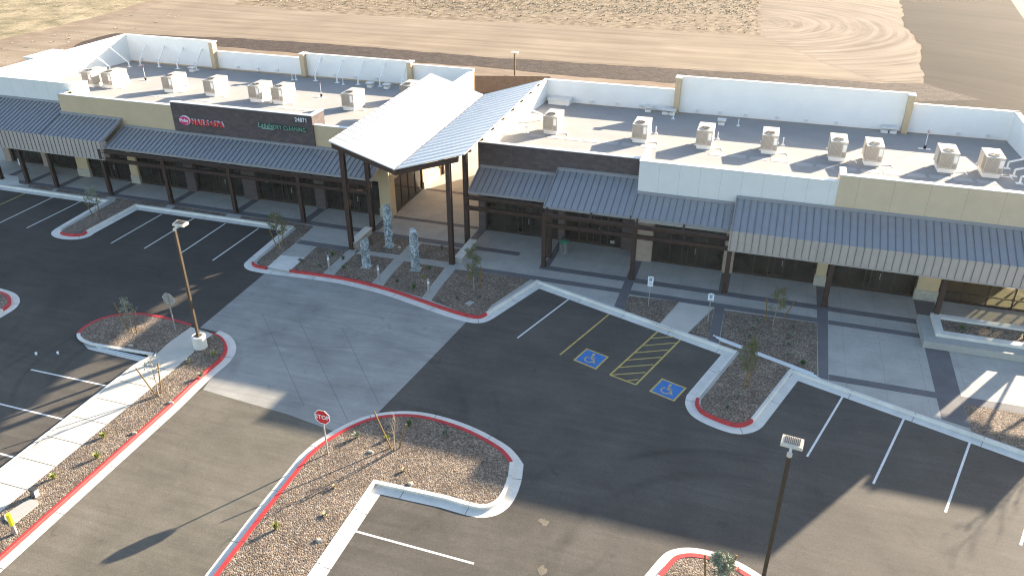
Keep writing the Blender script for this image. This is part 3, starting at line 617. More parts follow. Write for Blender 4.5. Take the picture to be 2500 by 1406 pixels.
# ------------------------------------------------------------ canopies and steel
def hcol(x, y, z0, z1, parent, w=.27):
    mb = MB(); f = .03
    mb.box(x-w/2, y-w/2, z0, x+w/2, y-w/2+f, z1); mb.box(x-w/2, y+w/2-f, z0, x+w/2, y+w/2, z1)
    mb.box(x-.075, y-w/2+f, z0, x+.075, y+w/2-f, z1)
    mb.box(x-w/2-.03, y-w/2-.03, z0, x+w/2+.03, y+w/2+.03, z0+.04)
    return mb.build('column', 'steel', parent, (x, y, z0))
def seam_roof(x0, x1, ye, ze, yt, zt, parent, name='canopy_roof', fascia=None, pitch=.4, edges=(1, 1), fx=None):
    """Standing seam slope from eave (ye,ze) to wall (yt,zt), with ribs and an optional dropped fascia."""
    mb = MB(); th = .1; sl = (zt-ze)/(yt-ye)
    mb.hexa([(x0, ye, ze-th), (x1, ye, ze-th), (x1, yt, zt-th), (x0, yt, zt-th), (x0, ye, ze), (x1, ye, ze), (x1, yt, zt), (x0, yt, zt)])
    mb.cur = 1; n = int((x1-x0)/pitch)
    for k in range(n+1):
        x = x0+.06+k*(x1-x0-.12)/n
        mb.hexa([(x-.016, ye-.01, ze-.02), (x+.016, ye-.01, ze-.02), (x+.016, yt-.01, zt), (x-.016, yt-.01, zt), (x-.016, ye-.01, ze+.055), (x+.016, ye-.01, ze+.055), (x+.016, yt-.01, zt+.055), (x-.016, yt-.01, zt+.055)])
    mb.cur = 2
    mb.hexa([(x0-.02, yt-.14, zt-.14*sl+.004), (x1+.02, yt-.14, zt-.14*sl+.004), (x1+.02, yt, zt+.004), (x0-.02, yt, zt+.004), (x0-.02, yt-.14, zt-.14*sl+.09), (x1+.02, yt-.14, zt-.14*sl+.09), (x1+.02, yt, zt+.13), (x0-.02, yt, zt+.13)])
    for xx in [q for q, e in zip((x0, x1), edges) if e]:
        mb.hexa([(xx-.035, ye-.012, ze-.16), (xx+.035, ye-.012, ze-.16), (xx+.035, yt-.14, zt-.16), (xx-.035, yt-.14, zt-.16), (xx-.035, ye-.012, ze+.065), (xx+.035, ye-.012, ze+.065), (xx+.035, yt-.14, zt+.065), (xx-.035, yt-.14, zt+.065)])
    mb.box(x0+.04, ye-.03, ze-.15, x1-.04, ye-.012, ze-.01)
    o = mb.build(name, ['seam', 'seamrib', 'trim'], parent)
    if fascia is not None:
        if fx is not None: x0 = fx; n = int((x1-x0)/pitch)
        fb = MB(); fb.box(x0-.03, ye-.06, fascia, x1+.03, ye-.035, ze+.02); fb.cur = 1
        for k in range(n+1):
            x = x0+.06+k*(x1-x0-.12)/n; fb.box(x-.014, ye-.10, fascia+.02, x+.014, ye-.062, ze+.03)
        fb.cur = 0; fb.box(x0-.04, ye-.12, fascia-.05, x1+.04, ye-.035, fascia)
        for xx in (x0-.055, x1+.03): fb.box(xx, ye-.035, fascia, xx+.025, ye+.45, ze-.05)
        fb.build('fascia', ['fascia', 'seamrib'], parent)
    return o
def trellis(x0, x1, y, parent, zt=((3.74, .24), (3.10, .24))):
    for z, h in zt:
        mb = MB(); mb.box(x0, y-.1, z-.03, x1, y+.1, z); mb.box(x0, y-.1, z-h, x1, y+.1, z-h+.03); mb.box(x0, y-.015, z-h+.03, x1, y+.015, z-.03)
        mb.build('beam', 'steel', parent, ((x0+x1)/2, y, z))

def storefront(x0, x1, y, parent, z1=2.75, muls=4, glass='glass', transom=2.2, name='window'):
    """Glazed bay facing -Y: glass pane set in a dark frame; one mesh frame, glass a sub-part."""
    fb = MB(); w = .06
    fb.box(x0, y-.05, 0, x0+w, y+.07, z1); fb.box(x1-w, y-.05, 0, x1, y+.07, z1); fb.box(x0+w, y-.05, z1-w, x1-w, y+.07, z1); fb.box(x0+w, y-.05, 0, x1-w, y+.07, .14)
    for k in range(1, muls):
        x = x0+(x1-x0)*k/muls; fb.box(x-w/2, y-.045, .14, x+w/2, y+.065, z1-w)
    fb.box(x0+w, y-.04, transom, x1-w, y+.06, transom+.05)
    f = fb.build(name, 'frame', parent, ((x0+x1)/2, y, 0))
    g_ = MB(); g_.box(x0+.02, y, .05, x1-.02, y+.012, z1-.02); gg = g_.build('pane', glass); gg.parent = f; gg.matrix_parent_inverse = Matrix.Translation(-f.location)
    return f
def storefront_y(x, y0, y1, parent, side=1, z1=2.75, muls=4, glass='glass'):
    fb = MB(); w = .06
    fb.box(x-.06, y0, 0, x+.06, y0+w, z1); fb.box(x-.06, y1-w, 0, x+.06, y1, z1); fb.box(x-.06, y0+w, z1-w, x+.06, y1-w, z1); fb.box(x-.06, y0+w, 0, x+.06, y1-w, .14)
    for k in range(1, muls):
        q = y0+(y1-y0)*k/muls; fb.box(x-.055, q-w/2, .14, x+.055, q+w/2, z1-w)
    f = fb.build('window', 'frame', parent, (x, (y0+y1)/2, 0))
    g_ = MB(); g_.box(x-.006, y0+.02, .05, x+.006, y1-.02, z1-.02); gg = g_.build('pane', glass); gg.parent = f; gg.matrix_parent_inverse = Matrix.Translation(-f.location)
    return f

RZ = 5.0
def rz(y): return 6.0-.064*(y-48.9)
def pwall(parent, x0, x1, y, top, m, zb=2.75, th=.3, name='wall', ret=(0, 0), inner=True, cw=.36):
    """Front parapet wall facing -Y: coloured face, white inner lining, metal coping, optional return walls going back."""
    mb = MB(); mb.box(x0, y, zb, x1, y+th-.06, top)
    for side, L_ in zip((0, 1), ret):
        if L_:
            xa = x0 if side == 0 else x1-th
            mb.box(xa, y+th-.06, RZ-.02, xa+th, y+L_, top)
    mb.build(name, m, parent)
    if inner:
        a0 = x0+(th if ret[0] else 0); a1 = x1-(th if ret[1] else 0)
        MB().box(a0+.002, y+th-.06, RZ-.01, a1-.002, y+th, top-.003).build('parapet_lining', 'white', parent)
    c = MB(); c.box(x0-.02, y-.03, top, x1+.02, y+cw-.03, top+.05)
    for side, L_ in zip((0, 1), ret):
        if L_:
            xa = x0-.02 if side == 0 else x1-cw+.02
            c.box(xa, y+cw-.03, top, xa+cw, y+L_+.02, top+.05)
    c.build('coping', 'coping', parent)
def backwall(parent, x0, x1, y, top, m='tan', th=.3):
    MB().box(x0, y+.06, -.2, x1, y+th, top).build('wall', m, parent)
    MB().box(x0+.002, y, RZ-.01, x1-.002, y+.06, top-.003).build('parapet_lining', 'white', parent)
    MB().box(x0-.02, y-.04, top, x1+.02, y+th+.03, top+.05).build('coping', 'coping', parent)
def sidewall(parent, x, y0, y1, top, inner=1, m='tan', th=.3, zb=-.2):
    """Wall along Y; x is the inner face, the body lies on the other side."""
    xa, xb = (x-th, x-.06) if inner > 0 else (x+.06, x+th)
    MB().box(xa, y0, zb, xb, y1, top).build('wall', m, parent)
    li = (x-.06, x) if inner > 0 else (x, x+.06)
    MB().box(li[0], y0+.3, RZ-.01, li[1], y1, top-.003).build('parapet_lining', 'white', parent)
    MB().box(min(xa, x)-.03, y0-.02, top, max(xb, x)+.03, y1, top+.05).build('coping', 'coping', parent)
def brace(parent, wall, foot):
    w = Vector(wall); f = Vector(foot)
    f.z = rz(f.y); k = f+Vector((0, 0, .45))
    mb = MB(); mb.bar(w, k, .1, .1); mb.bar(k, f, .1, .1); mb.box(f.x-.2, f.y-.2, f.z-.001, f.x+.2, f.y+.2, f.z+.02)
    mb.build('parapet_brace', 'white', parent)
def pilaster(parent, x, y, top, w=.42, d=.5):
    MB().box(x-w/2, y-d, RZ-.02, x+w/2, y-.002, top-.02).build('pilaster', 'tan', parent)
    MB().box(x-w/2-.05, y-d-.05, top-.02, x+w/2+.05, y+.3, top+.065).build('coping', 'coping', parent)
def pier(parent, x0, x1, y, m='tan', z1=2.75, d=.5, base=True):
    MB().box(x0, y, 0, x1, y+d, z1).build('pier', m, parent)
    if base: MB().box(x0-.05, y-.05, 0, x1+.05, y+.2, .66).build('pier_base', 'stone', parent)

# ================================================= left building
LBD = thing('shop_building', (-43.5, 57, 0), 'shop block left of the entry canopy, with dark sign wall and white left end', 'building')
def roofslab(x0, x1, y0, y1, P): MB().hexa([(x0, y0, 4.6), (x1, y0, 4.6), (x1, y1, 4.6), (x0, y1, 4.6), (x0, y0, rz(y0)), (x1, y0, rz(y0)), (x1, y1, rz(y1)), (x0, y1, rz(y1))]).build('roof', 'roof', P)
roofslab(-62.2, -53.0, 50.25, 66.75, LBD); roofslab(-53.0, -25.3, 49.2, 66.75, LBD)
pwall(LBD, -62.5, -52.6, 50.0, 7.42, 'whitepanel', ret=(0, 1.2))
pwall(LBD, -53.6, -42.8, 48.9, 6.87, 'tan', ret=(1.3, 1.2))
pwall(LBD, -42.8, -30.72, 48.82, 7.18, 'brick', ret=(0, 1.7))
pwall(LBD, -30.72, -25.1, 48.95, 6.49, 'tan')
MB().box(-53.62, 48.95, 2.75, -53.3, 50.05, 6.8).build('wall', 'tan', LBD)
sidewall(LBD, -62.2, 50.0, 67.0, 7.5, 1, 'whitepanel')
sidewall(LBD, -25.35, 49.2, 67.0, 6.6, -1, 'tan', zb=2.75)
MB().box(-25.35, 54.85, -.1, -25.08, 66.9, 2.75).build('wall', 'tan', LBD)
MB().box(-25.06, 54.9, 0, -25.0, 66.9, .62).build('wall_base', 'stone', LBD)
pier(LBD, -25.95, -25.08, 48.97, 'tan', d=.85)
storefront_y(-25.2, 49.84, 54.83, LBD, muls=4)
MB().tube((-25.0, 57.2, 2.0), (-25.0, 57.2, 6.3), .04).box(-25.05, 57.1, 1.75, -24.93, 57.3, 2.05).build('downspout', 'frame', LBD)
for x0, x1, tp in ((-62.2, -51.8, 7.5), (-51.8, -42.0, 6.55), (-42.0, -31.0, 7.0), (-31.0, -25.05, 6.75)): backwall(LBD, x0, x1, 66.75, tp)
for x, tp in ((-51.9, 7.5), (-42.0, 7.05), (-31.05, 7.05)): pilaster(LBD, x, 66.75, tp)
for x in (-59.9, -57.7, -55.5, -53.3): brace(LBD, (x, 66.73, 6.7), (x, 65.4, RZ))
for x in (-40.2, -37.95, -35.8, -33.6, -31.45): brace(LBD, (x, 66.73, 6.75), (x, 65.35, RZ))
for y in (64.3, 61.8, 59.3): brace(LBD, (-62.15, y, 6.8), (-60.3, y, RZ))
MB().box(-67.6, 59.2, -.2, -62.52, 62.6, 6.5).build('wall', 'whitepanel', LBD)
MB().box(-67.7, 59.1, 6.5, -62.52, 62.7, 6.6).build('coping', 'coping', LBD)
# upper canopy on the left and lower canopy on the right
seam_roof(-64.0, -53.66, 46.3, 4.37, 49.98, 5.796, LBD, edges=(1, 0))
seam_roof(-53.64, -47.75, 46.3, 4.37, 48.88, 5.37, LBD, fascia=2.98, edges=(0, 1), fx=-64.0)
seam_roof(-47.6, -25.15, 46.5, 3.93, 48.85, 4.84, LBD)
for x in (-59.25, -56.45, -53.5): hcol(x, 46.42, 0, 3.0, LBD)
for x in (-48.1, -42.4, -36.65, -30.88): hcol(x, 46.35, 0, 3.78, LBD)
trellis(-48.0, -25.5, 46.3, LBD)
for x in (-42.4, -36.65, -30.88, -45.25, -39.5, -33.75, -28.0):
    MB().bar((x, 46.3, 3.6), (x, 48.6, 4.55), .09, .2).build('rafter', 'steel', LBD)
# piers and glazing
pier(LBD, -53.65, -52.5, 48.97); pier(LBD, -48.25, -47.5, 48.97)
pier(LBD, -42.85, -42.0, 48.9, 'brick', base=False); pier(LBD, -37.6, -36.4, 48.9, 'brick', base=False); pier(LBD, -31.3, -30.45, 48.9, 'brick', base=False)
pier(LBD, -58.3, -57.4, 49.9, 'tanbrick', base=False); pier(LBD, -62.5, -61.8, 49.9, 'tanbrick', base=False); pier(LBD, -54.6, -53.65, 49.9, 'tanbrick', base=False)
for x0, x1, y in ((-61.8, -58.3, 50.15), (-57.4, -54.6, 50.15)): storefront(x0, x1, y, LBD)
for x0, x1, y in ((-52.5, -48.25, 49.2), (-47.5, -42.85, 49.2), (-42.0, -37.6, 49.2), (-36.4, -31.3, 49.2), (-30.45, -25.95, 49.2)): storefront(x0, x1, y, LBD)
MB().box(-62.4, 50.4, -.1, -25.5, 50.45, 2.9).build('wall', 'brick', LBD) if False else None

# ================================================= right building
RBD = thing('shop_building', (0, 57, 0), 'shop block right of the entry canopy, with plain white and tan front parapets', 'building')
roofslab(-17.9, -6.9, 49.2, 65.35, RBD); roofslab(-6.9, 17.4, 47.9, 65.35, RBD)
pwall(RBD, -18.15, -6.95, 48.9, 6.53, 'brick')
pwall(RBD, -6.95, 4.75, 47.6, 6.85, 'whitepanel', ret=(2.6, 0))
pwall(RBD, 4.75, 17.55, 47.55, 7.28, 'tanpanel', ret=(1.4, 0))
sidewall(RBD, -17.88, 49.2, 65.6, 6.72, 1, 'tan', zb=-.1)
sidewall(RBD, 17.3, 49.0, 65.6, 7.1, -1, 'tan', zb=2.75)
for x0, x1, tp in ((-18.15, -6.9, 6.75), (-6.9, 10.2, 7.85), (10.2, 17.6, 7.1)): backwall(RBD, x0, x1, 65.35, tp)
for x, tp in ((-6.9, 7.85), (10.25, 7.85)): pilaster(RBD, x, 65.35, tp)
for y in (57.4, 55.6, 54.0): brace(RBD, (17.26, y, 6.5), (15.7, y, RZ))
for y in (58.6, 54.5): brace(RBD, (-17.86, y, 6.3), (-16.4, y, RZ))
seam_roof(-18.0, -12.72, 46.5, 3.93, 48.88, 4.85, RBD)
seam_roof(-12.5, -6.93, 45.5, 3.97, 48.88, 5.27, RBD, pitch=.42)
seam_roof(-6.93, -.98, 45.5, 3.97, 47.58, 4.77, RBD, pitch=.42)
seam_roof(-.85, 18.3, 44.78, 4.19, 47.53, 5.23, RBD, fascia=2.98)
hcol(-18.3, 46.7, 0, 6.6, RBD) if False else None
for x, y in ((-12.3, 46.35),): hcol(x, y, 0, 3.7, RBD)
for x in (-12.28, -6.5, -.76): hcol(x, 44.92, 0, 3.78, RBD)
for x in (5.05, 11.05, 17.0): hcol(x, 44.98, 0, 3.1, RBD)
trellis(-18.2, -12.4, 46.3, RBD, ((3.69, .24), (2.96, .26)))
trellis(-12.28, -.76, 44.86, RBD, ((3.76, .24), (3.11, .24)))
for x in (-12.28, -9.4, -6.5, -3.65, -.76):
    MB().bar((x, 44.86, 3.6), (x, 47.4, 4.55), .1, .2).build('rafter', 'steel', RBD)
MB().bar((-15.3, 46.3, 3.55), (-15.3, 48.6, 4.55), .1, .2).build('rafter', 'steel', RBD)
pier(RBD, -18.2, -17.7, 48.9, 'brick', base=False); pier(RBD, -12.4, -11.95, 48.9, 'brick', base=False); pier(RBD, -7.95, -6.95, 48.9, 'brick', base=False)
pier(RBD, -6.95, -5.7, 47.6, 'tanbrick', base=False); pier(RBD, -1.15, -.5, 47.6, 'tanbrick', base=False); pier(RBD, 4.5, 5.1, 47.6); pier(RBD, 10.25, 11.45, 47.6)
pier(RBD, 16.9, 17.55, 47.6)
for x0, x1, y in ((-17.7, -12.4, 49.15), (-11.95, -7.95, 49.15), (-5.7, -1.15, 47.85), (-.5, 4.5, 47.85), (5.1, 10.25, 47.85)): storefront(x0, x1, y, RBD)
storefront(11.45, 16.9, 47.85, RBD, glass='clear', muls=4, transom=.62)
storefront_y(17.4, 48.3, 53.6, RBD, glass='clear', muls=4)
MB().box(17.3, 53.6, -.1, 17.58, 56.5, 2.75).build('wall', 'tan', RBD)
MB().box(17.3, 56.5, -.1, 17.58, 65.4, 2.75).build('wall', 'tan', RBD)
MB().box(11.3, 48.0, -.006, 17.3, 56.5, .004).build('interior_floor', 'interior', RBD)
MB().box(11.2, 48.2, 0, 11.3, 56.6, 4.7).box(11.3, 56.5, 0, 17.3, 56.6, 4.7).build('interior_wall', 'tan', RBD)

for (x, y, z, w, h, P_, m_) in ((-13.35, 49.12, 1.55, .28, .36, RBD, 'signpale'), (-35.6, 49.17, 1.6, .2, .26, LBD, 'signpale'), (-38.2, 49.17, 1.7, .18, .22, LBD, 'signpale'), (-8.6, 49.12, .35, .3, .2, RBD, 'alu'), (8.7, 47.82, 2.3, .9, .08, RBD, 'leafgrey')):
    MB().box(x-w/2, y-.012, z-h/2, x+w/2, y, z+h/2).build('notice', m_, P_)
for x, y, P_ in ((-14.9, 49.08, RBD), (-9.9, 49.08, RBD), (-3.3, 47.78, RBD), (2.1, 47.78, RBD), (7.8, 47.78, RBD), (-50.3, 49.13, LBD), (-45.1, 49.13, LBD), (-39.7, 49.13, LBD), (-33.8, 49.13, LBD), (-28.2, 49.13, LBD)):
    d = MB(); d.box(x-.5, y, .02, x-.42, y+.03, 2.2); d.box(x+.42, y, .02, x+.5, y+.03, 2.2); d.box(x-.42, y, 2.1, x+.42, y+.03, 2.2); d.box(x-.42, y, .02, x+.42, y+.03, .25)
    dd = d.build('door', 'frame', P_, (x, y, 0)); hh = MB().box(x+.34, y-.05, .9, x+.37, y, 1.3).build('handle', 'alu'); hh.parent = dd; hh.matrix_parent_inverse = Matrix.Translation((-x, -y, 0))
# east entry canopy just outside the picture: its shadow and the light under it fall into view
EC = thing('entry_canopy', (20.2, 47, 0), 'flat fronted steel entry canopy on posts beside the right end of the shops', 'canopy')
MB().box(17.75, 47.4, 3.95, 22.6, 47.6, 5.55).build('fascia', 'fascia', EC)
MB().box(17.75, 47.6, 5.3, 22.6, 52.5, 5.4).build('canopy_roof', 'galv', EC)
for x in (18.0, 22.4): hcol(x, 47.2, 0, 5.5, EC)
MB().bar((18.1, 47.5, 1.2), (19.9, 47.5, 3.95), .12, .12).bar((22.3, 47.5, 1.2), (20.6, 47.5, 3.95), .12, .12).build('brace', 'steel', EC)

# ================================================= butterfly canopy over the passage
BC = thing('entry_canopy', (-21.7, 51, 0), 'tall butterfly-roofed steel canopy of two bright metal slopes over the passage between the shop blocks', 'canopy')
XL, XV, XR = -26.1, -21.62, -16.85
YF, YB = 43.05, 59.9
def bz(x, y):
    base = 6.25 if False else None
    k = (y-YF)/(YB-YF)*.33
    if x <= XV: return 6.27 + (XV-x)/(XV-XL)*1.40 + k
    return 6.27 + (x-XV)/(XR-XV)*1.52 + k
for nm, xa, xb in (('roof_slope', XL, XV-.06), ('roof_slope', XV+.06, XR)):
    mb = MB(); t_ = .05
    mb.hexa([(xa, YF, bz(xa, YF)-t_), (xb, YF, bz(xb, YF)-t_), (xb, YB, bz(xb, YB)-t_), (xa, YB, bz(xa, YB)-t_), (xa, YF, bz(xa, YF)), (xb, YF, bz(xb, YF)), (xb, YB, bz(xb, YB)), (xa, YB, bz(xa, YB))])
    n = 21
    for k in range(n+1):
        y = YF+.05+k*(YB-YF-.1)/n
        mb.hexa([(xa, y-.02, bz(xa, y)-.02), (xb, y-.02, bz(xb, y)-.02), (xb, y+.02, bz(xb, y)-.02), (xa, y+.02, bz(xa, y)-.02), (xa, y-.02, bz(xa, y)+.045), (xb, y-.02, bz(xb, y)+.018), (xb, y+.02, bz(xb, y)+.018), (xa, y+.02, bz(xa, y)+.018)])
    mb.build(nm, 'galv', BC)
mb = MB(); mb.hexa([(XV-.12, YF-.1, bz(XV, YF)-.16), (XV+.12, YF-.1, bz(XV, YF)-.16), (XV+.12, YB, bz(XV, YB)-.16), (XV-.12, YB, bz(XV, YB)-.16), (XV-.12, YF-.1, bz(XV, YF)-.03), (XV+.12, YF-.1, bz(XV, YF)-.03), (XV+.12, YB, bz(XV, YB)-.03), (XV-.12, YB, bz(XV, YB)-.03)])
mb.build('gutter', 'bronze', BC)
for y in (43.3, 46.55, 50.6, 54.6, 58.6):
    mb = MB()
    for xa, xb in ((XL+.1, XV), (XV, XR-.5)):
        za, zb = bz(xa, y)-.27, bz(xb, y)-.27
        mb.hexa([(xa, y-.09, za-.2), (xb, y-.09, zb-.2), (xb, y+.09, zb-.2), (xa, y+.09, za-.2), (xa, y-.09, za+.2-.08), (xb, y-.09, zb+.2-.08), (xb, y+.09, zb+.12), (xa, y+.09, za+.12)])
    mb.build('beam', 'steel', BC)
for y in [YF+.9+k*2.15 for k in range(8)]:   # purlin ends under the eaves
    MB().bar((XR-1.2, y, bz(XR-1.2, y)-.15), (XR+.12, y, bz(XR+.12, y)-.12), .14, .13).build('rafter_tail', 'darkwood', BC)
for x in [XL+.4, XL+1.6, XL+2.8, XL+4.0, XR-.5, XR-1.7, XR-2.9, XR-4.0]:
    MB().bar((x, YF+.05, bz(x, YF)-.1), (x, YB-.05, bz(x, YB)-.1), .1, .08).build('purlin', 'darkwood', BC)
for x, y in ((-25.42, 43.4), (-18.1, 43.4), (-25.42, 46.55), (-18.28, 46.75)): hcol(x, y, 0, bz(x, y)-.35, BC, .3)
for x in (-24.9, -18.6): hcol(x, 58.6, -.1, bz(x, 58.6)-.4, BC, .2)
trellis(-25.42, -25.3, 46.3, BC) if False else None

# ================================================= things on the roofs
hv = thing('rooftop_unit', (0, 0, 0), 'beige rooftop air conditioner', 'air conditioner', 'rooftop air conditioners')
w_, d_, h0, h1 = 1.08, 1.95, .34, 1.40
MB().box(0, 0, h0, w_, d_, h1).build('cabinet', 'unit', hv)
MB().box(.06, .06, 0, w_-.06, d_-.06, h0-.06).box(-.08, .02, h0-.06, w_+.08, .16, h0).box(-.08, d_-.16, h0-.06, w_+.08, d_-.02, h0).build('curb', 'coping', hv)
lv = MB()
for k in range(9): lv.box(.04+k*.078, -.03, h0+.12, .04+k*.078+.045, -.002, h1-.05)
lv.build('louvre', 'louver', hv)
lp = MB()
for k in range(14):
    z = h0+.15+k*.06; lp.box(-.02, .06, z, -.002, .75, z+.03)
lp.build('louvre', 'louver', hv)
MB().box(.80, -.07, h0+.42, 1.02, -.002, h1-.16).build('control_box', 'coping', hv)
MB().box(.80, -.03, h0+.06, 1.0, -.004, h0+.36).build('access_panel', 'louver', hv)
fr = MB(); fr.tube((.5, .5, h1), (.5, .5, h1+.05), .36, .34, 24); fr.build('fan_ring', 'unit', hv)
fr = MB(); fr.tube((.5, .5, h1+.051), (.5, .5, h1+.06), .31, .31, 24); f_ = fr.build('fan', 'black', hv)
fr = MB()
for k in range(6): fr.bar((.5, .5, h1+.07), (.5+.31*cos(k*pi/3), .5+.31*sin(k*pi/3), h1+.07), .012, .012)
fr.build('fan_guard', 'louver', hv)
MB().bar((w_+.02, .4, .1), (w_+.7, .55, .05), .05, .05).bar((w_+.7, .55, .05), (w_+.75, .1, .05), .05, .05).bar((w_+.02, .7, .12), (w_+.5, .9, .05), .03, .03).build('conduit', 'pvc', hv)
hvs = [(*(-57.16, 55.15), 'leftmost rooftop unit, against the white left parapet'), (*(-55.26, 55.38), 'beige rooftop unit close beside the leftmost one'), (*(-49.45, 55.95), 'rooftop unit standing alone behind the tan front parapet of the left block'),
       (*(-45.33, 56.05), 'fourth rooftop unit from the left, above the red lettering end of the dark wall'), (*(-40.64, 55.57), 'left one of the close pair of rooftop units behind the dark sign wall'), (*(-38.51, 55.62), 'right one of the close pair of rooftop units behind the dark sign wall, panel open'),
       (*(-32.21, 55.81), 'rooftop unit right of the wall with numbers, last full one before the bright canopy'),
       (*(-15.22, 54.65), 'rooftop unit nearest the bright canopy on the right block'), (*(-8.69, 54.66), 'second rooftop unit of the right block, behind the end of the dark block wall'), (*(-4.23, 54.68), 'third rooftop unit of the right block, behind the left part of the white parapet'),
       (*(0.09, 55.05), 'fourth rooftop unit of the right block, standing alone behind the white parapet'), (*(4.47, 54.95), 'left one of the close pair of rooftop units behind the start of the tan parapet'), (*(6.67, 54.69), 'right one of the close pair of rooftop units behind the start of the tan parapet'),
       (*(11.1, 54.74), 'rooftop unit second from the right picture edge, behind the tan parapet'), (*(13.68, 54.61), 'rightmost rooftop unit, half shaded beside the parapet braces')]
for x, y, lb in hvs: place(hv, USED, (x, y, rz(y+.9)), 0, lb)
place(hv, USED, (-29.35, 60.6, rz(61.5)), 0, 'beige rooftop unit mostly hidden behind the left edge of the bright canopy')

vp = thing('vent_pipe', (0, 0, 0), 'vent pipe', 'pipe', 'roof vent pipes')
MB().tube((0, 0, 0), (0, 0, .55), .045, .04, 10).build('pipe', 'pvc', vp); MB().tube((0, 0, 0), (0, 0, .12), .16, .06, 12).build('flashing', 'coping', vp)
for p, lb in (((-6.83, 62.9), 'beside the pilaster of the right block'), ((-1.79, 62.53), 'right of the square exhaust hood'), ((-7.42, 57.74), 'right of the second rooftop unit of the right block'), ((-2.95, 57.78), 'right of the third rooftop unit of the right block'),
              ((1.57, 57.91), 'right of the fourth rooftop unit of the right block'), ((-42.32, 64.81), 'left of the second pilaster of the left block'), ((-42.01, 64.94), 'in a close pair near the second pilaster of the left block'), ((-37.03, 64.79), 'between parapet braces of the left block'),
              ((-55.2, 58.44), 'right of the second rooftop unit from the left')):
    place(vp, USED, (*p, rz(p[1])), 0, 'short white vent pipe '+lb)
mp_ = thing('antenna_mast', (0, 0, 0), 'thin mast', 'mast', 'striped roof masts')
MB().tube((0, 0, .25), (0, 0, 1.15), .022, .02, 8).build('pole', 'pvc', mp_); MB().tube((0, 0, 0), (0, 0, .25), .09, .09, 10).build('base', 'black', mp_); MB().tube((0, 0, 1.15), (0, 0, 1.4), .025, .018, 8).build('tip', 'tipred', mp_); MB().box(-.4, -.15, 0, .4, .15, .02).build('pad', 'coping', mp_)
for p, lb in (((-54.27, 59.46), 'in front of the left back parapet'), ((-36.19, 59.46), 'near the middle of the left roof'), ((11.15, 60.67), 'near the right roof end')):
    place(mp_, USED, (*p, rz(p[1])), 0, 'thin mast with red tip and black foot '+lb)
ex = thing('exhaust_hood', (0, 0, 0), 'hood', 'roof vent', 'roof exhaust hoods')
MB().box(-.24, -.24, 0, .24, .24, .22).build('curb', 'coping', ex); MB().box(-.16, -.16, .22, .16, .16, .36).build('neck', 'alu', ex); MB().box(-.32, -.28, .36, .32, .28, .46).build('hood', 'coping', ex)
for p, lb in (((-3.05, 62.43), 'standing clear of the white parapet of the right block'), ((-7.65, 64.36), 'left one of two beside the pilaster of the right block'), ((-7.11, 64.28), 'touching the pilaster foot of the right block'), ((-9.09, 65.5), 'against the back parapet left of the pilaster of the right block'),
              ((8.84, 65.32), 'left of the right pilaster of the right block'), ((9.45, 65.03), 'touching the right pilaster of the right block'), ((-32.57, 65.69), 'near the bright canopy on the left block'), ((-34.24, 66.4), 'left of the last brace near the bright canopy'), ((-53.21, 66.43), 'beside the first pilaster of the left block')):
    place(ex, USED, (p[0], min(p[1], 64.7), rz(min(p[1], 64.7))), 0, 'pale square exhaust hood '+lb)
hb = MB(); x, y = (-16.56, 64.71); RZ = rz(y); hb.box(x-.9, y-.5, RZ, x+.9, y+.5, RZ+.4); hbo = thing('roof_hatch', (x, y, RZ), 'low white box hatch in the back left corner of the right block roof', 'roof hatch'); hb.build('curb', 'white', hbo, (x, y, RZ)); MB().box(x-.97, y-.57, RZ+.4, x+.97, y+.57, RZ+.5).build('lid', 'coping', hbo, (x, y, RZ))
RZ = rz(65.9)
for x0, n_, y_, P_ in ((-16.0, 7, 53.6, RBD), (-3.2, 4, 53.4, RBD), (2.4, 5, 53.0, RBD), (-50.0, 5, 54.2, LBD), (-38.5, 4, 54.4, LBD), (9.2, 4, 53.2, RBD)):
    pd = MB()
    for k in range(n_):
        xa = x0+k*1.35; pd.hexa([(xa, y_, rz(y_)), (xa+1.1, y_, rz(y_)), (xa+1.1, y_+.75, rz(y_+.75)), (xa, y_+.75, rz(y_+.75)), (xa, y_, rz(y_)+.015), (xa+1.1, y_, rz(y_)+.015), (xa+1.1, y_+.75, rz(y_+.75)+.015), (xa, y_+.75, rz(y_+.75)+.015)])
    pd.build('walk_pads', 'walkpad', P_)
# scuppers along the back parapets
sc_ = MB()
for x in (-60.8, -58.8, -56.6, -54.4, -49.5, -47.3, -45.1, -40.9, -38.9, -36.8, -34.6, -28.5): MB().box(x-.14, 66.6, RZ+.22, x+.14, 66.748, RZ+.42).build('scupper', 'coping', LBD)
for x in (-16.2, -14.0, -11.8, -9.8, -5.2, -3.4, -1.4, 1.0, 3.2, 5.4, 12.0, 14.0, 16.0): MB().box(x-.14, 65.2, RZ+.22, x+.14, 65.348, RZ+.42).build('scupper', 'coping', RBD)

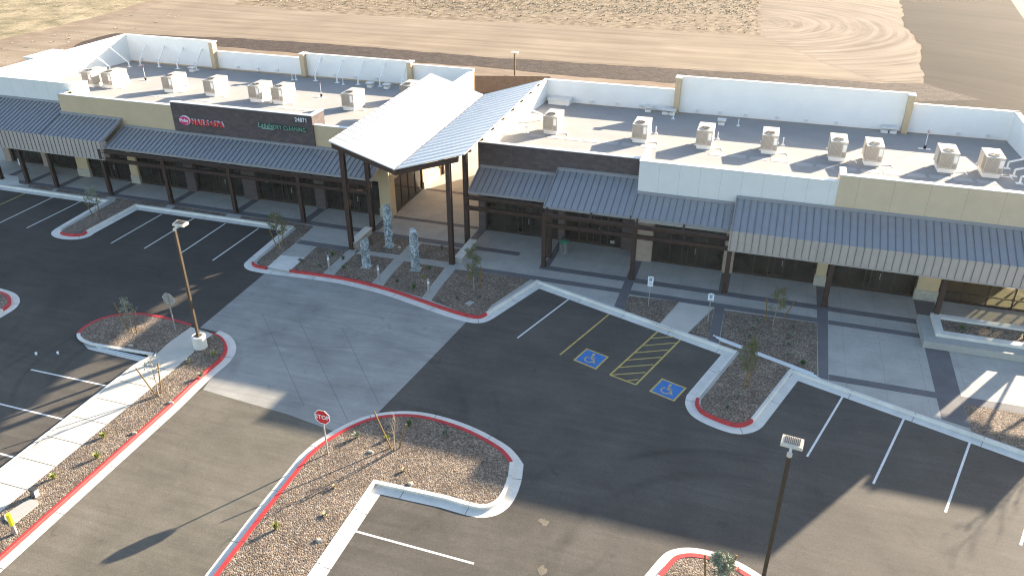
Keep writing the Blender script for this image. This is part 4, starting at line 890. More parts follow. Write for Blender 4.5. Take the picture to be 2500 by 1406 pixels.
# ================================================= signs on the dark wall
def text(s_, size, ext, m, loc, name, parent=None, shear=0, sx=1.0, offs=0, rx=pi/2, rz=0, align='LEFT', sp=1.06):
    cu = bpy.data.curves.new(name, 'FONT'); cu.body = s_; cu.size = size; cu.extrude = ext; cu.shear = shear; cu.offset = offs; cu.align_x = align; cu.space_character = sp; cu.resolution_u = 3
    ob = bpy.data.objects.new(name, cu); COL.objects.link(ob)
    bpy.context.view_layer.update()
    me = bpy.data.meshes.new_from_object(ob.evaluated_get(bpy.context.evaluated_depsgraph_get()))
    me.transform(Matrix.Rotation(rz, 4, 'Z') @ Matrix.Rotation(rx, 4, 'X') @ Matrix.Diagonal((sx, 1, 1, 1)))
    bpy.data.objects.remove(ob); bpy.data.curves.remove(cu)
    me.materials.clear(); me.materials.append(M[m])
    o = bpy.data.objects.new(name, me); COL.objects.link(o); o.location = loc
    if parent: o.parent = parent; o.matrix_parent_inverse = Matrix.Translation(-parent.location)
    return o
YW = 48.80
sg = thing('shop_sign', (-40.2, YW, 5.9), 'red letters reading nails and spa with a pink oval emblem on the dark wall', 'sign')
ov = MB(); ov.cur = 0
def disc(mb, cx, cz, rx_, rz_, y0, y1, n=28):
    P = [(cx+rx_*cos(2*pi*k/n), cz+rz_*sin(2*pi*k/n)) for k in range(n)]
    i = len(mb.v); mb.v += [(p[0], y0, p[1]) for p in P]+[(p[0], y1, p[1]) for p in P]
    mb.f.append(tuple(i+k for k in range(n))); mb.mi.append(mb.cur)
    for k in range(n): mb.f.append((i+k, i+n+k, i+n+(k+1) % n, i+(k+1) % n)); mb.mi.append(mb.cur)
b1 = MB(); disc(b1, -41.66, 5.90, .47, .36, YW-.09, YW+.01); b1.build('emblem_back', 'signwhite', sg)
b2 = MB(); disc(b2, -41.70, 5.88, .44, .32, YW-.13, YW-.08); b2.build('emblem', 'signpink', sg)
text('Pinky', .34, .015, 'signwhite', (-41.70, YW-.145, 5.80), 'lettering', sg, sx=1.0, offs=.008, align='CENTER')
text('NAILS+SPA', .60, .06, 'signwhite', (-41.08, YW-.05, 5.68), 'letter_returns', sg, sx=.90, offs=.004, sp=1.12)
text('NAILS+SPA', .60, .03, 'signred', (-41.12, YW-.125, 5.66), 'lettering', sg, sx=.90, offs=.016, sp=1.12)
sg2 = thing('shop_sign', (-33.2, YW, 6.1), 'green outlined letters reading dry cleaning at the right end of the dark block wall', 'sign')
text('Lapels', .56, .05, 'signgreen', (-35.22, YW-.05, 6.0), 'lettering', sg2, sx=.84, offs=.02, shear=.15)
text('Lapels', .56, .01, 'signpale', (-35.22, YW-.11, 6.0), 'letter_face', sg2, sx=.84, offs=-.006, shear=.15)
MB().box(-34.95, YW-.08, 5.90, -34.0, YW, 5.95).build('underline', 'signpale', sg2)
text('DRY CLEANING', .42, .05, 'signgreen', (-33.95, YW-.05, 6.0), 'lettering', sg2, sx=.86, offs=.018)
text('DRY CLEANING', .42, .01, 'signpale', (-33.95, YW-.11, 6.0), 'letter_face', sg2, sx=.86, offs=-.008)
num = text('24871', .43, .02, 'signwhite', (-32.1, YW-.03, 6.70), 'address_number', sx=.86, offs=.004, sp=1.12)
tag(num, 'white street number 24871 at the top right of the dark block wall', 'number')

# ================================================= lamp poles
def lamp(loc, rz, base_h, top, label, basevis=True):
    x, y = loc
    o = thing('light_pole', (x, y, 0), label, 'light pole', 'car park light poles')
    if basevis: 
        b = MB(); b.tube((x, y, -.1), (x, y, base_h-.03), .37, .37, 28); b.tube((x, y, base_h-.03), (x, y, base_h), .37, .34, 28); b.build('footing', 'kerb', o)
    MB().box(x-.17, y-.17, base_h, x+.17, y+.17, base_h+.03).build('base_plate', 'bronze', o)
    MB().box(x-.065, y-.065, base_h+.03, x+.065, y+.065, top).build('pole', 'bronze', o)
    R = Matrix.Translation((x, y, top)) @ Matrix.Rotation(rz, 4, 'Z')
    def tp(mb): mb.v = [tuple(R @ Vector(p)) for p in mb.v]; return mb
    tp(MB().tube((0, 0, -.02), (0, 0, .1), .085, .085, 12).bar((0, 0, .08), (0, .34, .16), .09, .08)).build('arm', 'lamp', o)
    hd = MB(); hd.hexa([(-.34, .25, .1), (.34, .25, .1), (.34, .70, .1), (-.34, .70, .1), (-.33, .27, .2), (.33, .27, .2), (.33, .68, .26), (-.33, .68, .26)])
    hdo = tp(hd).build('lamp_head', 'lamp', o)
    fn = MB()
    for k in range(9):
        q = -.235+k*.055; fn.hexa([(q, .35, .2), (q+.032, .35, .2), (q+.032, .64, .2), (q, .64, .2), (q, .35, .235), (q+.032, .35, .235), (q+.032, .64, .272), (q, .64, .272)])
    tp(fn).build('heat_sink_slots', 'dkgrey', o)
    return o
lamp((-27.58, 29.92), -.03, .72, 7.0, 'dark bronze light pole on a round concrete footing at the end of the left walk')
lamp((2.32, 21.2), -.12, .72, 7.25, 'dark bronze light pole rising from the bottom edge between the parking rows')
bp_ = thing('light_pole', (-27.3, 85.9, 0), 'distant brown light pole behind the low wall at the back', 'light pole')
MB().box(-27.38, 85.82, -.2, -27.22, 85.98, 4.0).build('pole', 'bronze', bp_); MB().box(-27.7, 85.6, 4.0, -26.9, 86.2, 4.12).build('lamp_head', 'lamp', bp_)

# ================================================= traffic signs
def octagon(r): return [(r*cos(pi/8+k*pi/4), r*sin(pi/8+k*pi/4)) for k in range(8)]
def stopsign(loc, facing, h, label):
    x, y = loc
    o = thing('stop_sign', (x, y, 0), label, 'stop sign')
    MB().box(x-.03, y-.02, -.05, x+.03, y+.02, h-.1).build('post', 'alu', o)
    s = -1 if facing < 0 else 1
    def plate(r, y0, y1, m, nm):
        mb = MB(); P = octagon(r)
        i = 0; mb.v = [(x+a, y+y0*s, h-.38+b) for a, b in P]+[(x+a, y+y1*s, h-.38+b) for a, b in P]
        mb.f = [tuple(range(8)), tuple(range(15, 7, -1))]+[(k, k+8, (k+1) % 8+8, (k+1) % 8) for k in range(8)]; mb.mi = [0]*10
        return mb.build(nm, m, o)
    plate(.40, .025, .030, 'alu', 'sign_back'); plate(.40, .031, .033, 'signwhite', 'sign_border'); plate(.365, .034, .037, 'signred', 'sign_face')
    if s < 0: text('STOP', .31, .002, 'signwhite', (x, y-.042, h-.485), 'lettering', o, offs=.006, align='CENTER', sx=.88, sp=1.08)
    else: text('STOP', .33, .002, 'signwhite', (x, y+.042, h-.50), 'lettering', o, offs=.008, align='CENTER', rz=pi)
stopsign((-16.55, 24.2), -1, 2.45, 'red octagonal stop sign on a grey post in the central gravel island, facing the viewer')
stopsign((-29.95, 30.86), 1, 2.45, 'stop sign seen from its grey back on the small island beside the light pole')
def adasign(loc, top, label, tall=.5):
    x, y = loc
    o = thing('accessible_parking_sign', (x, y, 0), label, 'parking sign')
    MB().box(x-.025, y-.02, -.05, x+.025, y+.02, top+.05).build('post', 'alu', o)
    MB().box(x-.16, y-.035, top-tall, x+.16, y-.022, top).build('sign_face', 'signwhite', o)
    MB().box(x-.08, y-.040, top-.30, x+.08, y-.036, top-.13).build('symbol_panel', 'signblue', o)
    w = MB(); wheelchair(w, (x, y-.043, top-.215), (.16, 0, 0), (0, 0, .16), 0); w.build('symbol', 'signwhite', o)
    l = MB()
    for k in range(3 if tall > .5 else 1): l.box(x-.12, y-.039, top-.40-k*.07, x+.12, y-.036, top-.375-k*.07)
    l.box(x-.12, y-.039, top-.09, x+.12, y-.036, top-.06)
    l.build('wording', 'signgreen', o)
adasign((-4.92, 41.92), 1.95, 'tall white accessible parking sign in the gravel bed left of the concrete ramp', .64)
adasign((-1.35, 41.0), 1.9, 'smaller white accessible parking sign right of the concrete ramp', .45)
adasign((-57.04, 46.72), 1.85, 'white accessible parking sign by the shop columns at the far left', .5)

# ================================================= plaza things
def sculpture(loc, h, w, d, slant, rz, label):
    x, y = loc; R = Matrix.Translation((x, y, 0)) @ Matrix.Rotation(rz, 4, 'Z')
    o = thing('glass_sculpture', (x, y, 0), label, 'sculpture', 'mottled glass columns in the plaza')
    def tp(mb): mb.v = [tuple(R @ Vector(p)) for p in mb.v]; return mb
    P = [(-w*.5, -d*.30), (w*.18, -d*.5), (w*.5, d*.05), (-w*.1, d*.5)]
    mb = MB(); lv_ = 3; rnd = random.Random(int(h*100)); n = len(P)
    for k in range(lv_):
        f = k/(lv_-1); s_ = 1-.08*f
        for q in P:
            z = .04+(h-.04-slant)*f
            if k == lv_-1: z = h - slant*(.5-q[0]/w) - slant*.5*(q[1]/d)
            mb.v.append((q[0]*s_+(0 if 0 < k < lv_-1 else 0), q[1]*s_+(0 if 0 < k < lv_-1 else 0), z))
    for k in range(lv_-1):
        for j in range(n): mb.f.append((k*n+j, k*n+(j+1) % n, (k+1)*n+(j+1) % n, (k+1)*n+j)); mb.mi.append(0)
    mb.f.append(tuple((lv_-1)*n+j for j in range(n))); mb.mi.append(0)
    tp(mb).build('glass_body', 'sculpt', o); tp(MB().box(-w*.62, -d*.62, -.02, w*.62, d*.62, .04)).build('base_plate', 'alu', o)
sculpture((-23.25, 41.35), 2.15, .56, .5, .28, .1, 'shortest mottled glass column, left front in the plaza gravel')
sculpture((-23.15, 44.6), 3.2, .58, .5, .25, -.1, 'tallest mottled glass column, standing furthest back in the plaza')
sculpture((-20.05, 41.95), 2.6, .56, .5, -.35, .15, 'mottled glass column with slanted top, rightmost in the plaza')
bl = thing('bollard_light', (0, 0, 0), 'bollard', 'bollard light', 'bollard lights along the red kerb')
MB().tube((0, 0, .02), (0, 0, .82), .075, .075, 14).build('post', 'alu', bl); MB().tube((0, 0, .82), (0, 0, .98), .07, .07, 14).build('lens', 'lens', bl); MB().tube((0, 0, .98), (0, 0, 1.14), .078, .06, 14).build('cap', 'alu', bl); MB().tube((0, 0, 0), (0, 0, .03), .13, .13, 14).build('base_plate', 'alu', bl)
for p, lb in (((-25.28, 40.05), 'left'), ((-21.6, 39.75), 'middle'), ((-17.9, 39.05), 'right')): place(bl, USED, (*p, 0), 0, 'grey bollard light with white lens, the %s one of three along the red kerb' % lb)
for (x0, y0, x1, y1), lb in (((-25.75, 43.45, -25.2, 46.1), 'left'), ((-18.0, 43.6, -17.45, 46.45), 'right')):
    w = thing('bench_wall', ((x0+x1)/2, (y0+y1)/2, 0), 'low concrete seat wall beside the tall canopy posts on the %s side of the plaza' % lb, 'bench'); MB().box(x0+.03, y0+.03, -.05, x1-.03, y1-.03, .40).build('base', 'bench', w); MB().box(x0, y0, .40, x1, y1, .46).build('seat_slab', 'kerb', w)
# raised planter at the right
pl = thing('planter', (14, 42, 0), 'raised two-step concrete planter with gravel and small plants at the right edge of the plaza', 'planter')
def frame_poly(mb, x0, y0, x1, y1, w, z0, z1):
    mb.box(x0, y0, z0, x1, y0+w, z1); mb.box(x0, y1-w, z0, x1, y1, z1); mb.box(x0, y0+w, z0, x0+w, y1-w, z1); mb.box(x1-w, y0+w, z0, x1, y1-w, z1)
m1 = MB(); m1.hexa([(10.1, 41.9, 0), (22, 41.9, 0), (22, 42.6, 0), (10.1, 42.6, 0), (10.1, 41.9, .42), (22, 41.9, .42), (22, 42.6, .42), (10.1, 42.6, .42)]); m1.box(10.1, 42.6, 0, 10.75, 44.9, .42); m1.build('lower_seat', 'bench', pl)
m1 = MB(); frame_poly(m1, 10.75, 42.6, 22, 44.95, .42, 0, .60); m1.build('upper_wall', 'kerb', pl)
MB().box(11.17, 43.02, 0, 21.58, 44.53, .48).build('soil', 'gravel', pl)
# litter bins
bn = thing('litter_bin', (0, 0, 0), 'bin', 'litter bin', 'green-lined litter bins')
b = MB(); b.tube((0, 0, .06), (0, 0, .78), .27, .27, 20); b.build('inner_can', 'dkgrey', bn)
b = MB()
for k in range(20): a = 2*pi*k/20; b.bar((.29*cos(a), .29*sin(a), .05), (.29*cos(a), .29*sin(a), .8), .045, .02, (cos(a), sin(a), 0))
b.build('slats', 'alu', bn); MB().tube((0, 0, .72), (0, 0, .95), .31, .28, 20, False).build('liner', 'greenbag', bn); MB().tube((0, 0, .95), (0, 0, 1.12), .26, .12, 20).build('dome_lid', 'dkgrey', bn); MB().tube((0, 0, 0), (0, 0, .06), .28, .28, 20).build('base', 'alu', bn)
place(bn, USED, (-11.55, 47.35, 0), 0, 'slatted metal bin with green liner beside the column on the right block'); place(bn, USED, (-56.0, 48.7, 0), 0, 'slatted metal bin with green liner under the canopy at the far left')
# pipes lying on the ground
def pipes(a, b, n, r, z, gap, lab, fan=.0):
    for k in range(n):
        A_ = Vector((*a, z)); B_ = Vector((*b, z)); d = (B_-A_).normalized(); sdd = Vector((d.y, -d.x, 0))
        o = MB().tube(A_+sdd*gap*k+d*(.25*k), B_+sdd*(gap*k+fan*k)+d*(.2*k), r, r, 8).build('pipe', 'pvc'); tag(o, lab, 'pipe', lab)
pipes((-0.91, 39.6), (4.41, 37.41), 3, .035, .04, .11, 'long white plastic pipe lying across the gravel bed by the right parking row')
pipes((-33.17, 28.29), (-29.53, 28.23), 2, .03, -.11, .12, 'grey white pipe lying in the gutter below the left island')
# utility things at the lower left
yb = thing('marker_post', (*(-26.05, 16.11), 0), 'short post with yellow cap in the gravel at the bottom left', 'marker post')
x, y = (-26.05, 16.11); MB().tube((x, y, -.05), (x, y, .45), .085, .085, 10).build('post', 'alu', yb); MB().tube((x, y, .45), (x, y, 1.02), .09, .09, 10).build('cap', 'yellow', yb)
ub = [(-26.5,16.54),(-26.45,17.68),(-26.65,17.81),(-27.07,17.75),(-27.29,16.72),(-27.06,16.55),(-26.8,16.47)]
u = MB(); u.prism(ub, -.02, .035); tag(u.build('utility_pad', 'bench'), 'flat concrete utility cover in the gravel beside the yellow post', 'utility cover')
x, y = (-26.99, 18.03); pv = thing('irrigation_valve', (x, y, 0), 'low ribbed white valve housing in the gravel at the lower left', 'valve box')
MB().box(x-.13, y-.1, 0, x+.13, y+.1, .33).build('housing', 'pvc', pv); q = MB()
for k in range(4): q.box(x-.11+k*.065, y-.115, .02, x-.08+k*.065, y-.101, .32)
q.box(x-.15, y-.12, .33, x+.15, y+.12, .38); q.build('ribs', 'dkgrey', pv)
u = MB(); u.prism([(-15.45,38.76),(-15.27,39.13),(-14.96,39.07),(-15.08,38.57)], -.01, .03); tag(u.build('valve_lid', 'bench'), 'small square valve lid in the gravel near the red kerb corner', 'valve lid')
cups = [(-35.75, 26.7), (-34.69, 27.12)]
for i, p in enumerate(cups):
    c = MB(); c.tube((*p, -.145), (*p, -.01), .05, .07, 10); tag(c.build('paper_cup', 'signwhite'), 'small white cup on the shaded asphalt, the %s of two' % ('left', 'right')[i], 'cup', 'cups on the asphalt')
# low block wall behind the passage
lw = MB(); a, b = (-36.0, 82.6), (-23.2, 86.1)
lw.bar((a[0], a[1], .75), (b[0], b[1], .75), .2, 1.9); tag(lw.build('block_wall', 'fence'), 'low brown block wall behind the passage at the back', 'wall')

# ================================================= plants
def leaves(mb, c, rx_, rz_, n, size, rnd, droop=0):
    for _ in range(n):
        while True:
            p = Vector((rnd.uniform(-1, 1), rnd.uniform(-1, 1), rnd.uniform(-1, 1)))
            if p.length < 1: break
        q = Vector((c[0]+p.x*rx_, c[1]+p.y*rx_, c[2]+p.z*rz_)); u = Vector((rnd.gauss(0, 1), rnd.gauss(0, 1), rnd.gauss(0, 1)-droop)).normalized()
        v = u.cross(Vector((rnd.gauss(0, 1), rnd.gauss(0, 1), rnd.gauss(0, 1)))).normalized(); s_ = size*rnd.uniform(.6, 1.4)
        mb.face([q-u*s_, q+v*s_*.28, q+u*s_, q-v*s_*.28])
def tree(loc, h, spread, dens, leafm, label, stakes=2, seed=1, lean=0, stakeh=1.5, sdx=.45, low=.35, base_low=False):
    x, y = loc; rnd = random.Random(seed)
    o = thing('young_tree', (x, y, 0), label, 'tree', 'young staked trees')
    tr = MB(); cr = MB(); p = Vector((x, y, -.02)); pts = [p]
    for k in range(6):
        p = p + Vector((rnd.uniform(-.05, .05)+lean*h/6, rnd.uniform(-.05, .05), h/6)); pts.append(p)
    for k in range(6): tr.tube(pts[k], pts[k+1], .035*(1-k/7.5), .035*(1-(k+1)/7.5), 6, False)
    tips = []
    nb = 22
    for k in range(nb):
        f = low+(1-low)*k/nb; i = min(5, int(f*6)); b0 = pts[i].lerp(pts[i+1], f*6-i)
        a = rnd.uniform(0, 2*pi); L_ = spread*(1.15-.75*f)*rnd.uniform(.6, 1.2)
        b1_ = b0 + Vector((cos(a)*L_*.6, sin(a)*L_*.6, L_*.55)); b2_ = b1_ + Vector((cos(a+.4)*L_*.5, sin(a+.4)*L_*.5, L_*rnd.uniform(.1, .6)))
        tr.tube(b0, b1_, .012, .008, 4, False); tr.tube(b1_, b2_, .008, .004, 4, False)
        tips += [b1_, b2_, b1_.lerp(b2_, .5)]
    for q in tips:
        leaves(cr, q, .17, .19, int(dens*1.5), .075, rnd, .4)
    tr.build('trunk', 'bark', o)
    if dens >= 1: cr.build('crown', leafm, o)
    return o
def stake(a, lean, h, label):
    s_ = MB().tube((a[0], a[1], -.05), (a[0]+lean[0], a[1]+lean[1], h), .035, .033, 7).build('tree_stake', 'wood')
    tag(s_, label, 'stake', 'tree stakes')
TW = [
 ((-45.97, 42.47), 2.3, .55, 5, 'leafgrey', 'thin young tree in the shaded island at the far left parking row', [((-46.35, 42.51), (-.35, -.1), 1.5, 'left'), ((-45.88, 42.66), (.0, .1), 1.6, 'right')]),
 ((-30.12, 41.95), 2.5, .7, 11, 'leaf', 'young olive-green tree in the bed beside the plaza ramp', [((-30.19, 41.79), (-.35, -.15), 1.6, 'left'), ((-30.28, 42.5), (.1, .3), 1.7, 'right')]),
 ((-32.21, 30.05), 2.2, .45, 3, 'leafgrey', 'grey-green young tree on the small island by the sign back', [((-32.42, 30.03), (-.55, .0), 1.75, 'left'), ((-31.96, 30.08), (.1, .0), 1.65, 'right')]),
 ((-26.74, 25.48), 2.3, .55, 1, 'leafgrey', 'almost bare young tree in the gravel strip beside the long walk', [((-26.79, 25.39), (-.85, .0), 1.55, 'left'), ((-26.81, 25.74), (.25, .0), 1.85, 'right')]),
 ((-13.79, 25.35), 2.0, .6, 0, 'leafgrey', 'bare white-branched young tree between yellow stakes on the central island', [((-13.98, 25.41), (-.75, .1), 1.85, 'left'), ((-13.63, 25.49), (.4, .1), 1.4, 'right')]),
 ((-15.47, 40.46), 2.9, .48, 11, 'leaf', 'tall wispy young tree in the gravel bed right of the plaza strips', [((-15.92, 40.81), (-.1, .0), 1.6, 'left'), ((-15.29, 41.01), (.05, .1), 1.4, 'right')]),
 ((2.24, 41.85), 2.4, .5, 7, 'leaf', 'young tree between two leaning stakes in the bed before the right canopy', [((1.87, 42.11), (-.2, .1), 1.5, 'left'), ((2.78, 42.88), (.5, .0), 1.2, 'right')]),
 ((1.09, 35.32), 2.7, .6, 12, 'leaf', 'bushy young tree on the red-nosed island in the right parking row', [((0.99, 34.93), (.15, .1), 1.5, 'left'), ((1.2, 35.17), (.1, .0), 1.4, 'right')]),
 ((0.96, 21.97), 1.5, .55, 14, 'leafgrey', 'pale green young tree on the island at the bottom edge', [((0.49, 21.82), (-.2, .1), 1.5, 'left'), ((1.05, 22.14), (.35, .1), 1.5, 'right')]),
]
for i, (p, h, sp_, dn_, lm, lb, sts) in enumerate(TW):
    tree(p, h, sp_, dn_, lm, lb, seed=11+i)
    for a, ln, hh, side in sts: stake(a, ln, hh, '%s wooden stake of the %s' % (side, lb.split(' in the ')[0].split(' on the ')[0].split(' between ')[0] + ' ' + ('at the far left row', 'beside the plaza ramp', 'by the sign back', 'beside the long walk', 'on the central island', 'right of the plaza', 'before the right canopy', 'on the red-nosed island', 'at the bottom edge')[i]))
te = tree((19.6, 42.2), 5.0, 1.1, 1, 'leaf', 'taller sparse tree beyond the right end of the plaza', seed=77)
# desert plants: spiky tufts and little shrubs
def tuft(loc, r, h, m, n, label, cat, nm, seed, grp):
    rnd = random.Random(seed); mb = MB(); x, y, z = loc
    for k in range(n):
        a = rnd.uniform(0, 2*pi); e = rnd.uniform(.25, 1); L_ = rnd.uniform(.6, 1)
        tip = Vector((x+cos(a)*r*e*L_, y+sin(a)*r*e*L_, z+h*(1.15-e*.6)*L_)); b0 = Vector((x+rnd.uniform(-.04, .04), y+rnd.uniform(-.04, .04), z-.01)); sd = Vector((-sin(a), cos(a), 0))*rnd.uniform(.012, .025)
        mid = b0.lerp(tip, .55)+Vector((0, 0, h*.12)); mb.face([b0-sd*.6, b0+sd*.6, mid+sd, mid-sd]); mb.face([mid-sd, mid+sd, tip])
    tag(mb.build(nm, m, None, loc), label, cat, grp)
SH = [ # px, py, radius, height, material, what
 (507,592,'x')]
def bush_at(p, r, h, m, lab, seed, z=0, n=70):
    o = tuft((p[0], p[1], z), r, h, m, n, lab, 'shrub', 'desert_shrub', seed, 'small desert shrubs')
BL = [
 ((-26.18, 40.33), .34, .42, 'leafgrey', 'spiky pale green agave near the first bollard in the plaza gravel'),
 ((-26.19, 42.09), .3, .35, 'leafgreen', 'green tuft beside the first plaza strip'),
 ((-27.85, 40.79), .3, .2, 'leafgrey', 'faint grey tuft beside the ramp landing'),
 ((-25.21, 41.76), .22, .4, 'leaf', 'dark tuft left of the shortest glass column'),
 ((-24.56, 40.67), .25, .3, 'leafgreen', 'low green tuft in front of the shortest glass column'),
 ((-24.41, 44.37), .2, .45, 'leaf', 'upright tuft left of the tallest glass column'),
 ((-19.53, 45.13), .2, .45, 'leaf', 'upright tuft in the back bed near the right seat wall'),
 ((-19.21, 42.25), .24, .35, 'leafgreen', 'green tuft in the gravel right of the slanted glass column'),
 ((-19.1, 40.93), .24, .35, 'leafyel', 'yellow-green tuft between the second and third plaza strips'),
 ((-19.12, 39.57), .28, .42, 'leafgreen', 'bright green tuft nearest the red kerb in the plaza'),
 ((-20.5, 40.02), .2, .25, 'leaf', 'small dull tuft beside the middle bollard'),
 ((-16.1, 39.23), .25, .3, 'leafgrey', 'silvery agave right of the third bollard'),
 ((-14.86, 39.74), .2, .2, 'leafgrey', 'tiny silvery agave under the wispy tree'),
 ((1.35, 42.04), .25, .28, 'leafgrey', 'pale agave at the top of the large right bed, left of the stakes'),
 ((1.15, 41.03), .28, .3, 'leafgrey', 'pale agave below the first one in the large right bed'),
 ((1.06, 40.14), .28, .3, 'leafgrey', 'pale agave just above the pipes in the large right bed'),
 ((3.36, 41.88), .26, .28, 'leafgrey', 'pale agave right of the leaning stake'),
 ((3.15, 40.89), .26, .28, 'leafgrey', 'pale agave in the middle right of the large bed'),
 ((3.13, 39.91), .28, .3, 'leafgrey', 'pale agave in the centre right of the large bed, third in its row'),
 ((3.1, 38.8), .28, .3, 'leafgrey', 'pale agave nearest the pipes in the large right bed'),
 ((3.88, 38.23), .3, .3, 'leafgreen', 'green low plant at the lower right corner of the large bed'),
 ((0.39, 33.1), .22, .25, 'leafgrey', 'small pale plant near the red nose of the right island'),
 ((0.84, 34.23), .2, .2, 'leafgrey', 'tiny pale plant above the red nose of the right island'),
 ((-26.33, 29.39), .3, .4, 'leafyel', 'pale yellow-green shrub inside the red curved kerb by the light pole'),
 ((-27.21, 28.41), .3, .35, 'leafgrey', 'grey shrub at the edge of the long walk below the light pole'),
 ((-25.73, 27.5), .3, .35, 'leafgrey', 'grey shrub beside the red kerb below the light pole'),
 ((-27.04, 22.05), .3, .35, 'leafyel', 'yellowish shrub highest in the gravel strip along the walk'),
 ((-26.25, 20.77), .3, .38, 'leafyel', 'yellowish shrub second down the gravel strip'),
 ((-27.08, 19.11), .26, .36, 'leafyel', 'small yellow shrub above the valve housing'),
 ((-15.81, 25.61), .34, .4, 'leafgrey', 'pale shrub right of the stop sign post'),
 ((-14.4, 25.91), .22, .3, 'leafyel', 'bright yellow-green shrub between the stakes of the bare tree'),
 ((-12.01, 27.05), .32, .4, 'leafgrey', 'silvery shrub in the shaded top of the central island'),
 ((-13.82, 27.1), .2, .5, 'leafgreen', 'dark thin shrub behind the right stake of the bare tree'),
 ((-16.24, 19.5), .3, .45, 'leafyel', 'yellow-green shrub low on the central island'),
 ((-15.16, 22.34), .26, .2, 'straw', 'dead brown shrub in the middle of the central island'),
 ((-12.76, 24.22), .24, .2, 'straw', 'dry dark shrub near the parking corner of the central island'),
 ((-14.73, 20.81), .3, .15, 'straw', 'flat dry shrub beside the central island white kerb'),
]
for i, (p, r, h, m, lb) in enumerate(BL): bush_at(p, r, h, m, lb, 100+i)
for i, (px, lb) in enumerate(((12.2, 'left'), (15.3, 'right'))): bush_at((px, 43.7), .28, .4, 'leafgreen', 'green tuft in the raised planter, the %s one' % lb, 300+i, .48)
# loose pale stones on the beds
for i, (p, lb) in enumerate((((-14.75, 24.89), 'pale flat stone right of the stop sign post'), ((-12.18, 23.53), 'pale stone by the inner corner of the central island'), ((-14.31, 19.48), 'pale stone low on the central island'), ((-31.32, 28.86), 'pale stone at the foot of the small island by the sign back'), ((-22.45, 44.6), 'pale stone behind the plaza cross strip'), ((-25.8, 25.18), 'pale stone against the red kerb below the bare tree'), ((-25.88, 22.7), 'pale stone against the red kerb, further down'))):
    rnd = random.Random(i); r = .16; mb = MB(); n = 9
    ring = [(p[0]+r*rnd.uniform(.7, 1.3)*cos(2*pi*k/n), p[1]+r*.6*rnd.uniform(.7, 1.3)*sin(2*pi*k/n)) for k in range(n)]
    top = [((a[0]-p[0])*.6+p[0], (a[1]-p[1])*.6+p[1]) for a in ring]
    mb.v = [(*a, -.01) for a in ring]+[(*a, .07) for a in top]; mb.f = [(k, (k+1) % n, n+(k+1) % n, n+k) for k in range(n)]+[tuple(range(n, 2*n))]; mb.mi = [0]*(n+1)
    tag(mb.build('rock', 'rock'), lb, 'rock')
# stones standing out of the gravel beds: one mass, uncountable
def inside(p, poly):
    c = False; j = len(poly)-1
    for i in range(len(poly)):
        if (poly[i][1] > p[1]) != (poly[j][1] > p[1]) and p[0] < (poly[j][0]-poly[i][0])*(p[1]-poly[i][1])/(poly[j][1]-poly[i][1])+poly[i][0]: c = not c
        j = i
    return c
def pebbles(poly, dens, z, seed, smin=.012, smax=.032):
    xs = [p[0] for p in poly]; ys = [p[1] for p in poly]; x0, x1, y0, y1 = max(min(xs), -40), min(max(xs), 16), max(min(ys), 13), max(ys)
    rnd = random.Random(seed); mb = MB(); V = mb.v; F = mb.f
    for _ in range(int((x1-x0)*(y1-y0)*dens)):
        p = (rnd.uniform(x0, x1), rnd.uniform(y0, y1))
        if not inside(p, poly): continue
        s_ = rnd.uniform(smin, smax); a = rnd.uniform(0, 6.28); i = len(V); hh = s_*rnd.uniform(.5, .9)
        for k in range(4): V.append((p[0]+s_*cos(a+k*1.57)*rnd.uniform(.7, 1.2), p[1]+s_*sin(a+k*1.57)*rnd.uniform(.7, 1.2), z-.01))
        V.append((p[0]+0, p[1]+0, z+hh))
        for k in range(4): F.append((i+k, i+(k+1) % 4, i+4)); mb.mi.append(0)
    struct(mb.build('gravel_stones', 'gravel'), 'stuff')
pebbles(offset(c1, .2), 45, -.004, 1)
pebbles([(x, y) for x, y in [(-25.68,15.02),(-25.75,25.12),(-25.92,28.03),(-25.87,29.54),(-26.61,30.58),(-27.54,30.99),(-27.69,29.72),(-27.53,29.26),(-27.49,27.64),(-27.56,16.78)]], 45, -.004, 2)

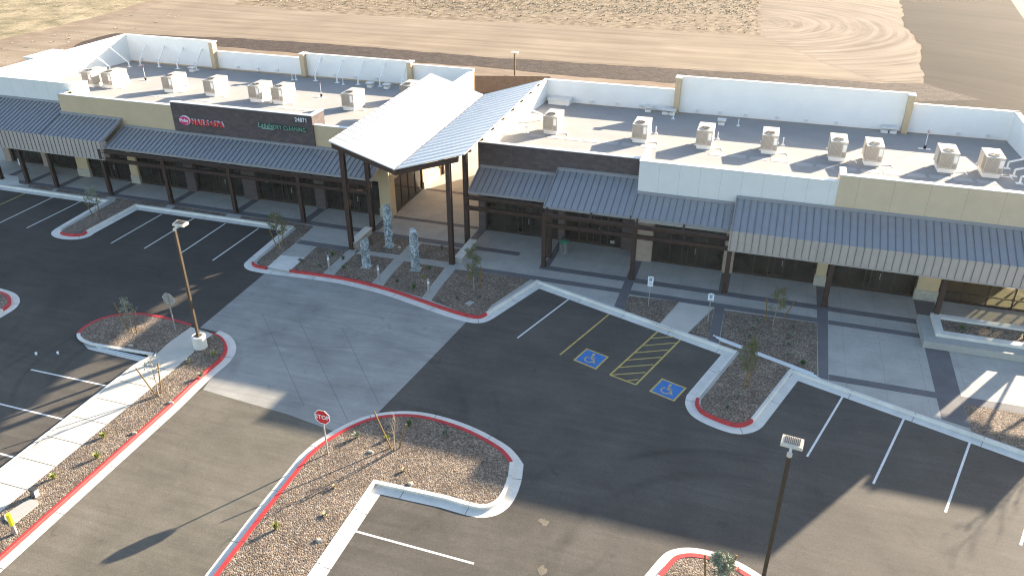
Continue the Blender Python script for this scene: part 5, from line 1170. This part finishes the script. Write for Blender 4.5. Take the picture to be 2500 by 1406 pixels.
# scrub in the far field: uncountable tufts
def scrub(name, quads, n, m, rs, hs, seed):
    rnd = random.Random(seed); mb = MB()
    for _ in range(n):
        q = rnd.choice(quads); u, v = rnd.random(), rnd.random()
        a = Vector(q[0]).lerp(Vector(q[1]), u); b = Vector(q[3]).lerp(Vector(q[2]), u); c = a.lerp(b, v); s_ = rnd.uniform(*rs)*rnd.choice((.6, 1, 1.6)); h = s_*rnd.uniform(*hs)
        for k in range(9):
            an = rnd.uniform(0, 6.28); w = Vector((cos(an), sin(an), 0)); sd = Vector((-sin(an), cos(an), 0))*s_*.28
            p0 = Vector((c.x, c.y, -.21))+w*s_*.15; p1 = p0+w*s_*.7+Vector((0, 0, h*rnd.uniform(.5, 1.1)))
            mb.face([p0-sd, p0+sd, p1+sd*.5, p1-sd*.5])
    struct(mb.build(name, m), 'stuff')
scrub('dry_brush', [[(-88.87,124.78),(-2.36,126.55),(-4.86,172.56),(-100.8,142.43)], [(-60.6,131.14),(-3.04,141.35),(-4.37,162.38),(-67.92,147.43)]], 4200, 'straw', (.10, .24), (.3, .6), 5)
scrub('dry_brush', [[(-106.67,90.26),(-108.13,129.75),(-135.74,137.11),(-127.87,94.74)], [(-115.63,98.6),(-116.87,127),(-139.38,130.31),(-131.14,104.83)]], 260, 'straw', (.10, .25), (.15, .35), 6)
scrub('dry_brush', [[(-91.35,76.02),(-93.25,112.89),(-100.89,120.57),(-103.22,87.06)]], 90, 'straw', (.10, .22), (.2, .4), 7)


# ================================================= thin scattering volume added to lift the shadows, standing in for lens glare
hz = MB().box(-330, -60, -1.3, 200, 420, 25.5).build('glare_haze', [])
hm = bpy.data.materials.new('glare_haze'); hm.use_nodes = True; hm.node_tree.nodes.clear()
ho = hm.node_tree.nodes.new('ShaderNodeOutputMaterial'); hv_ = hm.node_tree.nodes.new('ShaderNodeVolumePrincipled')
hv_.inputs['Color'].default_value = (.97, .97, 1, 1); hv_.inputs['Density'].default_value = .00008; hv_.inputs['Anisotropy'].default_value = .45
hm.node_tree.links.new(hv_.outputs[0], ho.inputs['Volume']); hz.data.materials.append(hm); struct(hz, 'stuff')
